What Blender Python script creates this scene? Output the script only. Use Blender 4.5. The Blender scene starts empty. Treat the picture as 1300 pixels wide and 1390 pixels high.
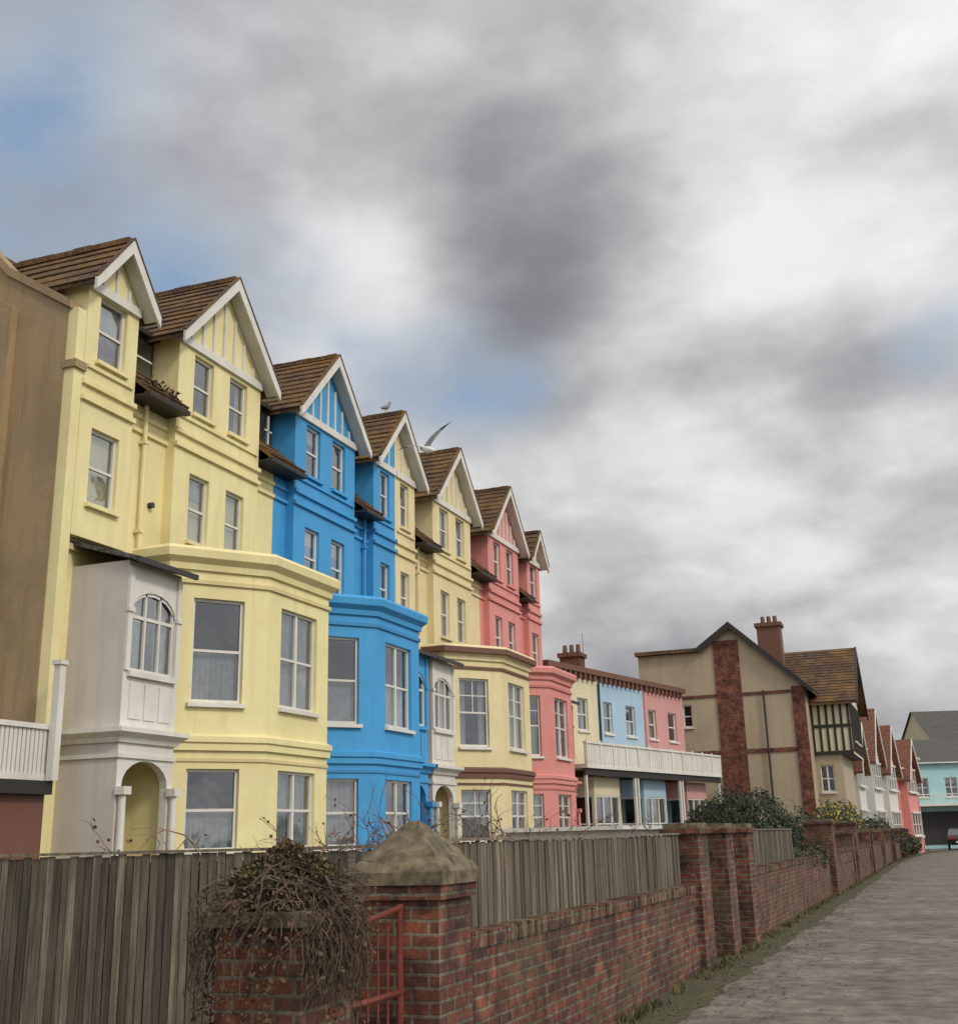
import bpy, math, random
from mathutils import Vector, Matrix, noise
random.seed(11)
scene = bpy.context.scene
R = random.uniform

# ------------------------------------------------------------------ materials
def mk(name):
    m = bpy.data.materials.new(name); m.use_nodes = True
    nt = m.node_tree; b = nt.nodes["Principled BSDF"]
    return m, nt, b
def nd(nt, t, **kw):
    n = nt.nodes.new(t)
    for k, v in kw.items():
        if k in n.inputs: n.inputs[k].default_value = v
        else: setattr(n, k, v)
    return n
def ramp(nt, fac, stops):
    r = nt.nodes.new("ShaderNodeValToRGB")
    e = r.color_ramp.elements
    while len(e) < len(stops): e.new(0.5)
    for i, (p, c) in enumerate(stops):
        e[i].position = p; e[i].color = (*c, 1)
    nt.links.new(fac, r.inputs[0]); return r
def mixc(nt, fac, a, b, mode='MIX'):
    n = nt.nodes.new("ShaderNodeMix"); n.data_type = 'RGBA'; n.blend_type = mode
    for sock, v in ((n.inputs[0], fac), (n.inputs[6], a), (n.inputs[7], b)):
        if hasattr(v, 'links'): nt.links.new(v, sock)
        elif isinstance(v, (tuple, list)): sock.default_value = (*v, 1)
        else: sock.default_value = v
    return n.outputs[2]
def mapped(nt, coord='Object', scale=(1, 1, 1)):
    tc = nt.nodes.new("ShaderNodeTexCoord"); mp = nt.nodes.new("ShaderNodeMapping")
    mp.inputs['Scale'].default_value = scale
    nt.links.new(tc.outputs[coord], mp.inputs[0]); return mp.outputs[0]
def noise_t(nt, vec, scale, detail=4, rough=.55):
    n = nt.nodes.new("ShaderNodeTexNoise"); n.inputs['Scale'].default_value = scale
    n.inputs['Detail'].default_value = detail; n.inputs['Roughness'].default_value = rough
    nt.links.new(vec, n.inputs['Vector']); return n.outputs[0]
def bump(nt, b, h, strength=.3, dist=.02):
    n = nt.nodes.new("ShaderNodeBump"); n.inputs['Strength'].default_value = strength
    n.inputs['Distance'].default_value = dist
    nt.links.new(h, n.inputs['Height']); nt.links.new(n.outputs[0], b.inputs['Normal'])

def paint(name, col, dirt=.35, rough=.65, dark=None, bs=.15, fine=.12):
    m, nt, b = mk(name)
    v = mapped(nt); vs = mapped(nt, scale=(2.6, 2.6, .2))
    n1 = noise_t(nt, v, .9, 6, .6); n2 = noise_t(nt, vs, 1.6, 6, .68); n3 = noise_t(nt, v, 40, 4, .6)
    dk = dark or tuple(c * k for c, k in zip(col, (.6, .56, .48)))
    r1 = ramp(nt, n1, [(.42, (0, 0, 0)), (.75, (1, 1, 1))])
    r2 = ramp(nt, n2, [(.46, (0, 0, 0)), (.74, (1, 1, 1))])
    mm = nt.nodes.new("ShaderNodeMath"); mm.operation = 'MAXIMUM'
    nt.links.new(r1.outputs[0], mm.inputs[0]); nt.links.new(r2.outputs[0], mm.inputs[1])
    m2 = nt.nodes.new("ShaderNodeMath"); m2.operation = 'MULTIPLY'; m2.inputs[1].default_value = dirt
    nt.links.new(mm.outputs[0], m2.inputs[0])
    c = mixc(nt, m2.outputs[0], col, dk)
    r3 = ramp(nt, n3, [(.3, (1 - fine,) * 3), (.7, (1, 1, 1))])
    c = mixc(nt, 1.0, c, r3.outputs[0], 'MULTIPLY')
    nt.links.new(c, b.inputs['Base Color']); b.inputs['Roughness'].default_value = rough
    bump(nt, b, n3, bs, .015)
    return m

def brickmat(name, c1, c2, mortar, bw=.225, rh=.075, ms=.011, moss=.3, bias=0.0, bstr=.8):
    m, nt, b = mk(name)
    uv = mapped(nt, 'UV')
    wob = nt.nodes.new("ShaderNodeVectorMath"); wob.operation = 'SCALE'; wob.inputs[3].default_value = .016
    tn = nt.nodes.new("ShaderNodeTexNoise"); tn.inputs['Scale'].default_value = 9; nt.links.new(uv, tn.inputs['Vector'])
    nt.links.new(tn.outputs[1], wob.inputs[0])
    ad = nt.nodes.new("ShaderNodeVectorMath"); nt.links.new(uv, ad.inputs[0]); nt.links.new(wob.outputs[0], ad.inputs[1])
    br = nd(nt, "ShaderNodeTexBrick"); br.inputs['Scale'].default_value = 1
    br.inputs['Brick Width'].default_value = bw; br.inputs['Row Height'].default_value = rh
    br.inputs['Mortar Size'].default_value = ms; br.inputs['Mortar Smooth'].default_value = .25; br.inputs['Bias'].default_value = bias
    br.inputs['Color1'].default_value = (*c1, 1); br.inputs['Color2'].default_value = (*c2, 1); br.inputs['Mortar'].default_value = (*mortar, 1)
    nt.links.new(ad.outputs[0], br.inputs['Vector'])
    ov = mapped(nt); n1 = noise_t(nt, ov, 2.3, 6, .65); n2 = noise_t(nt, ov, 30, 4, .6); n5 = noise_t(nt, ov, 7, 3, .6)
    r = ramp(nt, n1, [(.35, (.38, .34, .3)), (.6, (1, 1, 1)), (.8, (1.25, 1.15, 1.0))])
    c = mixc(nt, 1.0, br.outputs[0], r.outputs[0], 'MULTIPLY')
    r5 = ramp(nt, n5, [(.35, (.55, .5, .5)), (.5, (1, 1, 1)), (.68, (1.5, 1.4, 1.25))])
    c = mixc(nt, 1.0, c, r5.outputs[0], 'MULTIPLY')
    r2 = ramp(nt, n2, [(.3, (.6, .6, .6)), (.7, (1.1, 1.1, 1.1))])
    c = mixc(nt, 1.0, c, r2.outputs[0], 'MULTIPLY')
    n4 = noise_t(nt, ov, 1.1, 6, .7); rm = ramp(nt, n4, [(.50, (0, 0, 0)), (.70, (moss, moss, moss))])
    c = mixc(nt, rm.outputs[0], c, (.09, .085, .045))
    nt.links.new(c, b.inputs['Base Color']); b.inputs['Roughness'].default_value = .9
    inv = nt.nodes.new("ShaderNodeMath"); inv.operation = 'MULTIPLY_ADD'; inv.inputs[1].default_value = -1; inv.inputs[2].default_value = 1
    nt.links.new(br.outputs[1], inv.inputs[0])
    s = nt.nodes.new("ShaderNodeMath"); s.operation = 'MULTIPLY_ADD'; s.inputs[1].default_value = .4
    nt.links.new(n2, s.inputs[0]); nt.links.new(inv.outputs[0], s.inputs[2])
    bump(nt, b, s.outputs[0], bstr, .014)
    return m

def tilemat(name, c1, c2, moss=(.2, .12, .03), mossamt=.6):
    m, nt, b = mk(name)
    uv = mapped(nt, 'UV')
    br = nd(nt, "ShaderNodeTexBrick"); br.inputs['Scale'].default_value = 1
    br.inputs['Brick Width'].default_value = .27; br.inputs['Row Height'].default_value = .2
    br.inputs['Mortar Size'].default_value = .016; br.inputs['Mortar Smooth'].default_value = .5
    br.inputs['Color1'].default_value = (*c1, 1); br.inputs['Color2'].default_value = (*c2, 1); br.inputs['Mortar'].default_value = (.012, .01, .008, 1)
    nt.links.new(uv, br.inputs['Vector'])
    ov = mapped(nt); n1 = noise_t(nt, ov, 1.2, 6, .65)
    rm = ramp(nt, n1, [(.40, (0, 0, 0)), (.68, (mossamt,) * 3)])
    c = mixc(nt, rm.outputs[0], br.outputs[0], moss)
    n2 = noise_t(nt, ov, 14, 4); r2 = ramp(nt, n2, [(.3, (.5,) * 3), (.7, (1.2,) * 3)])
    c = mixc(nt, 1.0, c, r2.outputs[0], 'MULTIPLY')
    nt.links.new(c, b.inputs['Base Color']); b.inputs['Roughness'].default_value = .85
    bump(nt, b, n2, .4, .03)
    return m

def simple(name, col, rough=.6, metal=0, nscale=None, var=.3):
    m, nt, b = mk(name); b.inputs['Roughness'].default_value = rough; b.inputs['Metallic'].default_value = metal
    v = mapped(nt); n = noise_t(nt, v, nscale or 6, 5, .6)
    r = ramp(nt, n, [(.3, tuple(c * (1 - var) for c in col)), (.7, tuple(min(1, c * (1 + var * .5)) for c in col))])
    nt.links.new(r.outputs[0], b.inputs['Base Color']); bump(nt, b, n, .15, .01)
    return m

M = {}
M['yellow'] = paint('yellow_stucco', (.84, .745, .39), .45, dark=(.56, .45, .20))
M['yellow2'] = paint('cream_yellow_stucco', (.79, .67, .38), .45, dark=(.50, .39, .20))
M['blue'] = paint('blue_stucco', (.055, .34, .68), .4, dark=(.025, .2, .43))
M['bluetrim'] = paint('blue_moulding', (.04, .26, .56), .4)
M['pink'] = paint('pink_stucco', (.72, .28, .25), .4)
M['sand'] = paint('sandy_render', (.43, .30, .155), .75, dark=(.20, .145, .085), bs=.6, fine=.35)
M['ytrim'] = paint('yellow_moulding', (.70, .60, .30), .45)
M['ptrim'] = paint('pink_moulding', (.56, .19, .17), .4)
M['btrim'] = paint('brown_moulding', (.16, .07, .045), .3)
M['brownwall'] = paint('reddish_brown_wall', (.17, .07, .05), .5)
M['white'] = paint('white_paintwork', (.74, .715, .66), .5, .5)
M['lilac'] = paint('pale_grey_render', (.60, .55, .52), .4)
M['cream'] = paint('cream_render', (.70, .63, .43), .35)
M['paleblue'] = paint('pale_blue_render', (.38, .54, .68), .3)
M['pale_pink'] = paint('dusty_pink_render', (.60, .31, .29), .3)
M['turq'] = paint('turquoise_render', (.38, .62, .64), .3)
M['rough'] = paint('cream_roughcast', (.46, .375, .26), .5)
M['red'] = paint('red_render', (.42, .14, .12), .3)
M['tile'] = tilemat('brown_roof_tiles', (.13, .068, .037), (.08, .047, .032), (.28, .15, .03), .7)
M['redtile'] = tilemat('red_roof_tiles', (.30, .11, .06), (.21, .085, .055), (.18, .10, .05), .45)
M['slate'] = tilemat('grey_slate', (.12, .11, .10), (.09, .09, .09), (.12, .12, .08), .3)
M['brick'] = brickmat('old_garden_brick', (.25, .078, .045), (.105, .047, .036), (.20, .17, .125), moss=.7)
M['housebrick'] = brickmat('red_house_brick', (.28, .085, .052), (.21, .068, .047), (.20, .13, .10), moss=.15)
M['dark'] = simple('dark_timber', (.022, .018, .016), .6)
M['pipe'] = simple('cast_iron_pipe', (.03, .028, .026), .5)
M['curtain'] = simple('net_curtain', (.46, .47, .47), .9, var=.2)
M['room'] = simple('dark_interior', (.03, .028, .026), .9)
M['stone'] = simple('weathered_stone_cap', (.17, .135, .085), .95, nscale=11, var=.75)
M['gatemetal'] = simple('rusty_red_gate_metal', (.2, .05, .035), .6, .3)
M['stem'] = simple('bare_reddish_stems', (.20, .095, .075), .8, var=.4)
M['stem2'] = simple('bare_brown_stems', (.11, .07, .05), .8, var=.4)
M['vine'] = simple('dead_vine', (.10, .07, .042), .9, var=.4)
M['deadleaf'] = simple('dead_leaves', (.11, .065, .032), .9, nscale=30, var=.6)
M['leaf'] = simple('dark_hedge_leaves', (.020, .032, .015), .8, nscale=5, var=.7)
M['leaf2'] = simple('light_shrub_leaves', (.05, .068, .024), .8, nscale=5, var=.6)
M['yellowflower'] = simple('yellow_blossom', (.42, .32, .05), .7, nscale=8)
M['moss'] = simple('moss_and_grass', (.085, .085, .03), .9, nscale=10, var=.6)
M['straw'] = simple('dry_grass', (.17, .14, .065), .9, nscale=10, var=.5)
M['gullwhite'] = simple('white_feathers', (.75, .75, .74), .8, var=.1)
M['gullgrey'] = simple('grey_feathers', (.20, .21, .23), .8, var=.2)
M['gulldark'] = simple('dark_wingtip_feathers', (.03, .03, .035), .8)
M['beak'] = simple('yellow_beak', (.6, .35, .04), .5)
M['carpaint'] = simple('black_car_paint', (.02, .02, .024), .2)
M['tyre'] = simple('tyre_rubber', (.02, .02, .02), .8)
M['carred'] = simple('tail_lamp_red', (.4, .02, .02), .3)

# glass
m, nt, b = mk('window_glass')
out = nt.nodes['Material Output']
tr = nt.nodes.new("ShaderNodeBsdfTransparent"); tr.inputs[0].default_value = (.62, .66, .66, 1)
gl = nt.nodes.new("ShaderNodeBsdfGlossy"); gl.inputs['Roughness'].default_value = .04; gl.inputs[0].default_value = (.9, .92, .95, 1)
lw = nt.nodes.new("ShaderNodeLayerWeight"); lw.inputs[0].default_value = .35
ma = nt.nodes.new("ShaderNodeMath"); ma.operation = 'MULTIPLY_ADD'; ma.inputs[1].default_value = .6; ma.inputs[2].default_value = .09
nt.links.new(lw.outputs[1], ma.inputs[0])
mx = nt.nodes.new("ShaderNodeMixShader"); nt.links.new(ma.outputs[0], mx.inputs[0]); nt.links.new(tr.outputs[0], mx.inputs[1]); nt.links.new(gl.outputs[0], mx.inputs[2])
nt.links.new(mx.outputs[0], out.inputs[0]); v = mapped(nt); n = noise_t(nt, v, 1.5, 2)
bp = nt.nodes.new("ShaderNodeBump"); bp.inputs['Strength'].default_value = .12; bp.inputs['Distance'].default_value = .05
nt.links.new(n, bp.inputs['Height']); nt.links.new(bp.outputs[0], gl.inputs['Normal'])
M['glass'] = m

# fence wood (three tones)
for key, k_ in (('fence', 1.0), ('fence_b', .68), ('fence_c', 1.45)):
    m, nt, b = mk('weathered_fence_wood')
    vs = mapped(nt, scale=(14, 14, .8)); v = mapped(nt)
    n1 = noise_t(nt, vs, 2.2, 6, .65); n2 = noise_t(nt, v, 1.3, 5, .6)
    r = ramp(nt, n1, [(.3, tuple(k_ * c for c in (.055, .043, .030))), (.55, tuple(k_ * c for c in (.145, .118, .086))), (.75, tuple(k_ * c for c in (.26, .22, .17)))])
    r2 = ramp(nt, n2, [(.48, (0, 0, 0)), (.72, (.5, .5, .5))])
    c = mixc(nt, r2.outputs[0], r.outputs[0], (.075, .072, .038))
    nt.links.new(c, b.inputs['Base Color']); b.inputs['Roughness'].default_value = .9; bump(nt, b, n1, .6, .01)
    M[key] = m

# asphalt
m, nt, b = mk('old_asphalt_path')
v = mapped(nt); n1 = noise_t(nt, v, .8, 8, .7); n2 = noise_t(nt, v, 70, 3, .7); n3 = noise_t(nt, v, 4, 6, .65)
r = ramp(nt, n1, [(.3, (.11, .093, .072)), (.52, (.20, .172, .138)), (.72, (.30, .265, .22))])
r2 = ramp(nt, n2, [(.35, (.45,) * 3), (.65, (1.35,) * 3)]); c = mixc(nt, 1., r.outputs[0], r2.outputs[0], 'MULTIPLY')
r3 = ramp(nt, n3, [(.35, (.5,) * 3), (.6, (1.05,) * 3)]); c = mixc(nt, 1., c, r3.outputs[0], 'MULTIPLY')
nt.links.new(c, b.inputs['Base Color']); b.inputs['Roughness'].default_value = .92; bump(nt, b, n2, .35, .01)
M['asphalt'] = m
# ground
m, nt, b = mk('rough_grass_ground')
v = mapped(nt); n1 = noise_t(nt, v, .5, 7, .65); n2 = noise_t(nt, v, 25, 3, .7)
r = ramp(nt, n1, [(.35, (.10, .08, .05)), (.5, (.06, .065, .025)), (.7, (.09, .10, .035))])
r2 = ramp(nt, n2, [(.3, (.5,) * 3), (.7, (1.3,) * 3)]); c = mixc(nt, 1., r.outputs[0], r2.outputs[0], 'MULTIPLY')
nt.links.new(c, b.inputs['Base Color']); b.inputs['Roughness'].default_value = .95; bump(nt, b, n2, .8, .04)
M['ground'] = m
# verge
m, nt, b = mk('mossy_verge_soil')
v = mapped(nt); n1 = noise_t(nt, v, 2.5, 7, .7); n2 = noise_t(nt, v, 35, 3, .7)
r = ramp(nt, n1, [(.35, (.10, .08, .055)), (.5, (.08, .075, .035)), (.68, (.11, .115, .035))])
r2 = ramp(nt, n2, [(.3, (.4,) * 3), (.7, (1.3,) * 3)]); c = mixc(nt, 1., r.outputs[0], r2.outputs[0], 'MULTIPLY')
nt.links.new(c, b.inputs['Base Color']); b.inputs['Roughness'].default_value = .95; bump(nt, b, n2, .8, .03)
M['verge'] = m

# ------------------------------------------------------------------ mesh builder
class MB:
    def __init__(s): s.v = []; s.f = []; s.m = []; s.slots = []
    def slot(s, k):
        if k not in s.slots: s.slots.append(k)
        return s.slots.index(k)
    def face(s, pts, k):
        i = len(s.v); s.v += [tuple(p) for p in pts]; s.f.append(tuple(range(i, i + len(pts)))); s.m.append(s.slot(k))
    def box(s, a, b, k):
        x0, y0, z0 = a; x1, y1, z1 = b
        P = [(x0, y0, z0), (x1, y0, z0), (x1, y1, z0), (x0, y1, z0), (x0, y0, z1), (x1, y0, z1), (x1, y1, z1), (x0, y1, z1)]
        for q in ((0, 3, 2, 1), (4, 5, 6, 7), (0, 1, 5, 4), (1, 2, 6, 5), (2, 3, 7, 6), (3, 0, 4, 7)): s.face([P[i] for i in q], k)
    def tube(s, pts, rad, k, n=4):
        rings = []
        for i, p in enumerate(pts):
            p = Vector(p)
            d = (Vector(pts[min(i + 1, len(pts) - 1)]) - Vector(pts[max(i - 1, 0)]))
            if d.length < 1e-6: d = Vector((0, 0, 1))
            d.normalize(); a = d.orthogonal().normalized(); c = d.cross(a)
            r = rad[i] if isinstance(rad, (list, tuple)) else rad
            rings.append([p + (a * math.cos(t * 2 * math.pi / n) + c * math.sin(t * 2 * math.pi / n)) * r for t in range(n)])
        i0 = len(s.v); sl = s.slot(k)
        for rg in rings: s.v += [tuple(q) for q in rg]
        for i in range(len(rings) - 1):
            for t in range(n):
                s.f.append((i0 + i * n + t, i0 + i * n + (t + 1) % n, i0 + (i + 1) * n + (t + 1) % n, i0 + (i + 1) * n + t)); s.m.append(sl)
        s.f.append(tuple(i0 + t for t in range(n))); s.m.append(sl)
        s.f.append(tuple(i0 + (len(rings) - 1) * n + t for t in range(n))); s.m.append(sl)
    def make(s, name, parent=None, smooth=False):
        if not s.f: return None
        me = bpy.data.meshes.new(name); me.from_pydata(s.v, [], s.f); me.update()
        for k in s.slots: me.materials.append(M[k])
        me.polygons.foreach_set('material_index', s.m)
        uv = me.uv_layers.new(name='UVMap')
        Z = Vector((0, 0, 1))
        for p in me.polygons:
            n = p.normal; t = Z.cross(n)
            if t.length < .05: t = Vector((1, 0, 0))
            t.normalize(); bb = n.cross(t)
            for li in p.loop_indices:
                co = me.vertices[me.loops[li].vertex_index].co
                uv.data[li].uv = (co.dot(t) + 50, co.dot(bb) + 50)
        if smooth: me.polygons.foreach_set('use_smooth', [True] * len(me.polygons))
        o = bpy.data.objects.new(name, me); scene.collection.objects.link(o)
        if parent: o.parent = parent
        return o
def empty(name, loc=(0, 0, 0)):
    e = bpy.data.objects.new(name, None); scene.collection.objects.link(e); return e

class Seg:
    def __init__(s, p0, p1):
        s.p = Vector(p0); d = Vector(p1) - s.p; s.L = d.length; s.d = d / s.L; s.n = Vector((s.d.y, -s.d.x))
    def P(s, u, z, n=0):
        q = s.p + s.d * u + s.n * n; return (q.x, q.y, z)
SY = Seg((0, 0), (0, 1))     # u = y, n = x
SX = Seg((0, 0), (-1, 0))    # u = -x, n = y
def sbox(mb, sg, u0, u1, z0, z1, n0, n1, k):
    P = [sg.P(u0, z0, n0), sg.P(u1, z0, n0), sg.P(u1, z0, n1), sg.P(u0, z0, n1), sg.P(u0, z1, n0), sg.P(u1, z1, n0), sg.P(u1, z1, n1), sg.P(u0, z1, n1)]
    for q in ((0, 3, 2, 1), (4, 5, 6, 7), (0, 1, 5, 4), (1, 2, 6, 5), (2, 3, 7, 6), (3, 0, 4, 7)): mb.face([P[i] for i in q], k)
def oprism(mb, sg, pts, n0, n1, k, kend=None):
    A = [sg.P(u, z, n0) for u, z in pts]; B = [sg.P(u, z, n1) for u, z in pts]
    mb.face(A[::-1], kend or k); mb.face(B, kend or k)
    for i in range(len(pts)):
        j = (i + 1) % len(pts); mb.face([A[i], A[j], B[j], B[i]], k)
def courses(mb, sg, hi, lo, n0, n1, k, step=.27, th=.035):
    """overlapping tile courses laid down a slope from hi=(u,z) to lo=(u,z)"""
    H, L_ = Vector(hi), Vector(lo); d = L_ - H; ln = d.length; d /= ln
    nn = Vector((-d.y, d.x)); 
    if nn.y < 0: nn = -nn
    c = max(1, int(ln / step))
    for i in range(c):
        a = H + d * (ln * i / c) + nn * .004; b_ = H + d * (ln * (i + 1) / c + .02); j = R(-.006, .006)
        oprism(mb, sg, [tuple(a), tuple(b_ + nn * (th + j)), tuple(b_ + nn * .004)], n0, n1, k)
def wall(mb, sg, z0, z1, ops, k, u0=0, u1=None, rev=.14, krev=None, off=0):
    if u1 is None: u1 = sg.L
    us = sorted({u0, u1} | {o[0] for o in ops} | {o[1] for o in ops}); zs = sorted({z0, z1} | {o[2] for o in ops} | {o[3] for o in ops})
    for a, b_ in zip(us, us[1:]):
        for c, d in zip(zs, zs[1:]):
            cu, cz = (a + b_) / 2, (c + d) / 2
            if any(o[0] < cu < o[1] and o[2] < cz < o[3] for o in ops): continue
            mb.face([sg.P(a, c, off), sg.P(b_, c, off), sg.P(b_, d, off), sg.P(a, d, off)], k)
    for o in ops:
        a, b_, c, d = o[:4]; kk = krev or k; r = off - rev
        mb.face([sg.P(a, c, off), sg.P(a, d, off), sg.P(a, d, r), sg.P(a, c, r)], kk); mb.face([sg.P(b_, c, off), sg.P(b_, c, r), sg.P(b_, d, r), sg.P(b_, d, off)], kk)
        mb.face([sg.P(a, c, off), sg.P(a, c, r), sg.P(b_, c, r), sg.P(b_, c, off)], kk); mb.face([sg.P(a, d, off), sg.P(b_, d, off), sg.P(b_, d, r), sg.P(a, d, r)], kk)
def archpts(ul, ur, zs, rise, n=10):
    c = (ul + ur) / 2; h = (ur - ul) / 2
    return [(c - h * math.cos(math.pi * i / n), zs + rise * math.sin(math.pi * i / n)) for i in range(n + 1)]
def archwall(mb, sg, u0, u1, z0, z1, ul, ur, zb, zs, rise, k, off=0, thick=.15):
    f = lambda u, z, n=0: sg.P(u, z, off + n)
    mb.face([f(u0, z0), f(ul, z0), f(ul, z1), f(u0, z1)], k); mb.face([f(ur, z0), f(u1, z0), f(u1, z1), f(ur, z1)], k)
    if zb > z0 + .001:
        mb.face([f(ul, z0), f(ur, z0), f(ur, zb), f(ul, zb)], k); mb.face([f(ul, zb), f(ur, zb), f(ur, zb, -thick), f(ul, zb, -thick)], k)
    A = archpts(ul, ur, zs, rise)
    for p, q in zip(A, A[1:]):
        mb.face([f(*p), f(*q), f(q[0], z1), f(p[0], z1)], k); mb.face([f(*p), f(*q), f(*q, -thick), f(*p, -thick)], k)
    for u in (ul, ur): mb.face([f(u, zb), f(u, zs), f(u, zs, -thick), f(u, zb, -thick)], k)
def sweep(mb, poly, prof, k):
    P = [Vector(p) for p in poly]; n = len(P); dirs = [(P[i + 1] - P[i]).normalized() for i in range(n - 1)]
    def pt(i, d):
        if i == 0: m_ = Vector((dirs[0].y, -dirs[0].x)); return P[0] + m_ * d
        if i == n - 1: m_ = Vector((dirs[-1].y, -dirs[-1].x)); return P[-1] + m_ * d
        a = Vector((dirs[i - 1].y, -dirs[i - 1].x)); b_ = Vector((dirs[i].y, -dirs[i].x)); m_ = (a + b_).normalized()
        return P[i] + m_ * (d / max(.3, m_.dot(a)))
    for i in range(n - 1):
        for (d0, z0), (d1, z1) in zip(prof, prof[1:]):
            a = pt(i, d0); b_ = pt(i + 1, d0); c = pt(i + 1, d1); d = pt(i, d1)
            mb.face([(a.x, a.y, z0), (b_.x, b_.y, z0), (c.x, c.y, z1), (d.x, d.y, z1)], k)
    for i in (0, n - 1):
        mb.face([(pt(i, d).x, pt(i, d).y, z) for d, z in prof], k)

class House:
    def __init__(s, name):
        s.e = empty(name); s.p = {}
    def __getitem__(s, k):
        if k not in s.p: s.p[k] = MB()
        return s.p[k]
    def done(s):
        for k, mb in s.p.items(): mb.make(k, s.e)

def window(h, sg, u0, u1, z0, z1, off=0, rev=.14, nv=1, frame='white', curt=None, sill=True, bars=0, ksill=None):
    F = h['window_frames']; n0 = off - rev; n1 = n0 + .06; w = .055
    sbox(F, sg, u0, u0 + w, z0, z1, n0, n1, frame); sbox(F, sg, u1 - w, u1, z0, z1, n0, n1, frame)
    sbox(F, sg, u0 + w, u1 - w, z0, z0 + w * 1.3, n0, n1, frame); sbox(F, sg, u0 + w, u1 - w, z1 - w, z1, n0, n1, frame)
    zm = z0 + (z1 - z0) * .5
    sbox(F, sg, u0 + w, u1 - w, zm - .025, zm + .025, n0, n1 - .008, frame)
    for i in range(1, nv):
        u = u0 + (u1 - u0) * i / nv; sbox(F, sg, u - .04, u + .04, z0 + w, z1 - w, n0, n1 + .004, frame)
    for i in range(bars):
        u = u0 + (u1 - u0) * (i + 1) / (bars + 1); sbox(F, sg, u - .014, u + .014, zm + .025, z1 - w, n0 + .01, n1 - .015, frame)
    if bars:
        zz = (zm + z1) / 2; sbox(F, sg, u0 + w, u1 - w, zz - .014, zz + .014, n0 + .012, n1 - .018, frame)
    h['window_glass'].face([sg.P(u0, z0, n0 + .02), sg.P(u1, z0, n0 + .02), sg.P(u1, z1, n0 + .02), sg.P(u0, z1, n0 + .02)], 'glass')
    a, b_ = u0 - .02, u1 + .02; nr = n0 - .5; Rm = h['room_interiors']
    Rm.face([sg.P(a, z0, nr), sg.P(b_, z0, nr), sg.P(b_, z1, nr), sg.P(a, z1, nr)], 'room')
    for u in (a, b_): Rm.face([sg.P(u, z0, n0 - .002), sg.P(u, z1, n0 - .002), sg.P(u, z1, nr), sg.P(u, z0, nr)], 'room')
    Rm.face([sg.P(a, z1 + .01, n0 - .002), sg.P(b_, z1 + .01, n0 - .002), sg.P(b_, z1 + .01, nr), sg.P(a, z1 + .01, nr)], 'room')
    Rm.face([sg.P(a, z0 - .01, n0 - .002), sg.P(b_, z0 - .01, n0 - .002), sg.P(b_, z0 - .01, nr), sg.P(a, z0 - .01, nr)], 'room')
    curt = curt if curt is not None else random.choice(['full', 'sides', 'sides', 'half', 'blind', 'none'])
    C = h['curtains']
    def drape(a, b_, za, zb):
        n = max(3, int((b_ - a) / .05)); nn = n0 - .1
        for i in range(n):
            ua = a + (b_ - a) * i / n; ub = a + (b_ - a) * (i + 1) / n; da = .03 * (i % 2) + R(-.006, .006); db = .03 * ((i + 1) % 2)
            C.face([sg.P(ua, za, nn + da), sg.P(ub, za, nn + db), sg.P(ub, zb, nn + db), sg.P(ua, zb, nn + da)], 'curtain')
    W = u1 - u0
    if curt == 'full': drape(u0 + .02, u1 - .02, z0 + .02, z1 - .02)
    elif curt == 'sides': drape(u0 + .02, u0 + W * R(.2, .32), z0, z1); drape(u1 - W * R(.2, .32), u1 - .02, z0, z1)
    elif curt == 'half': drape(u0 + .02, u1 - .02, z0, zm)
    elif curt == 'blind':
        zb = z1 - (z1 - z0) * R(.2, .5); C.face([sg.P(u0, zb, n0 - .06), sg.P(u1, zb, n0 - .06), sg.P(u1, z1, n0 - .06), sg.P(u0, z1, n0 - .06)], 'curtain')
    if sill: sbox(h['sills'], sg, u0 - .06, u1 + .06, z0 - .08, z0 - .003, off - .05, off + .09, ksill or 'white')

XM, XB, XF = -13.94, -13.72, -12.0

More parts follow.
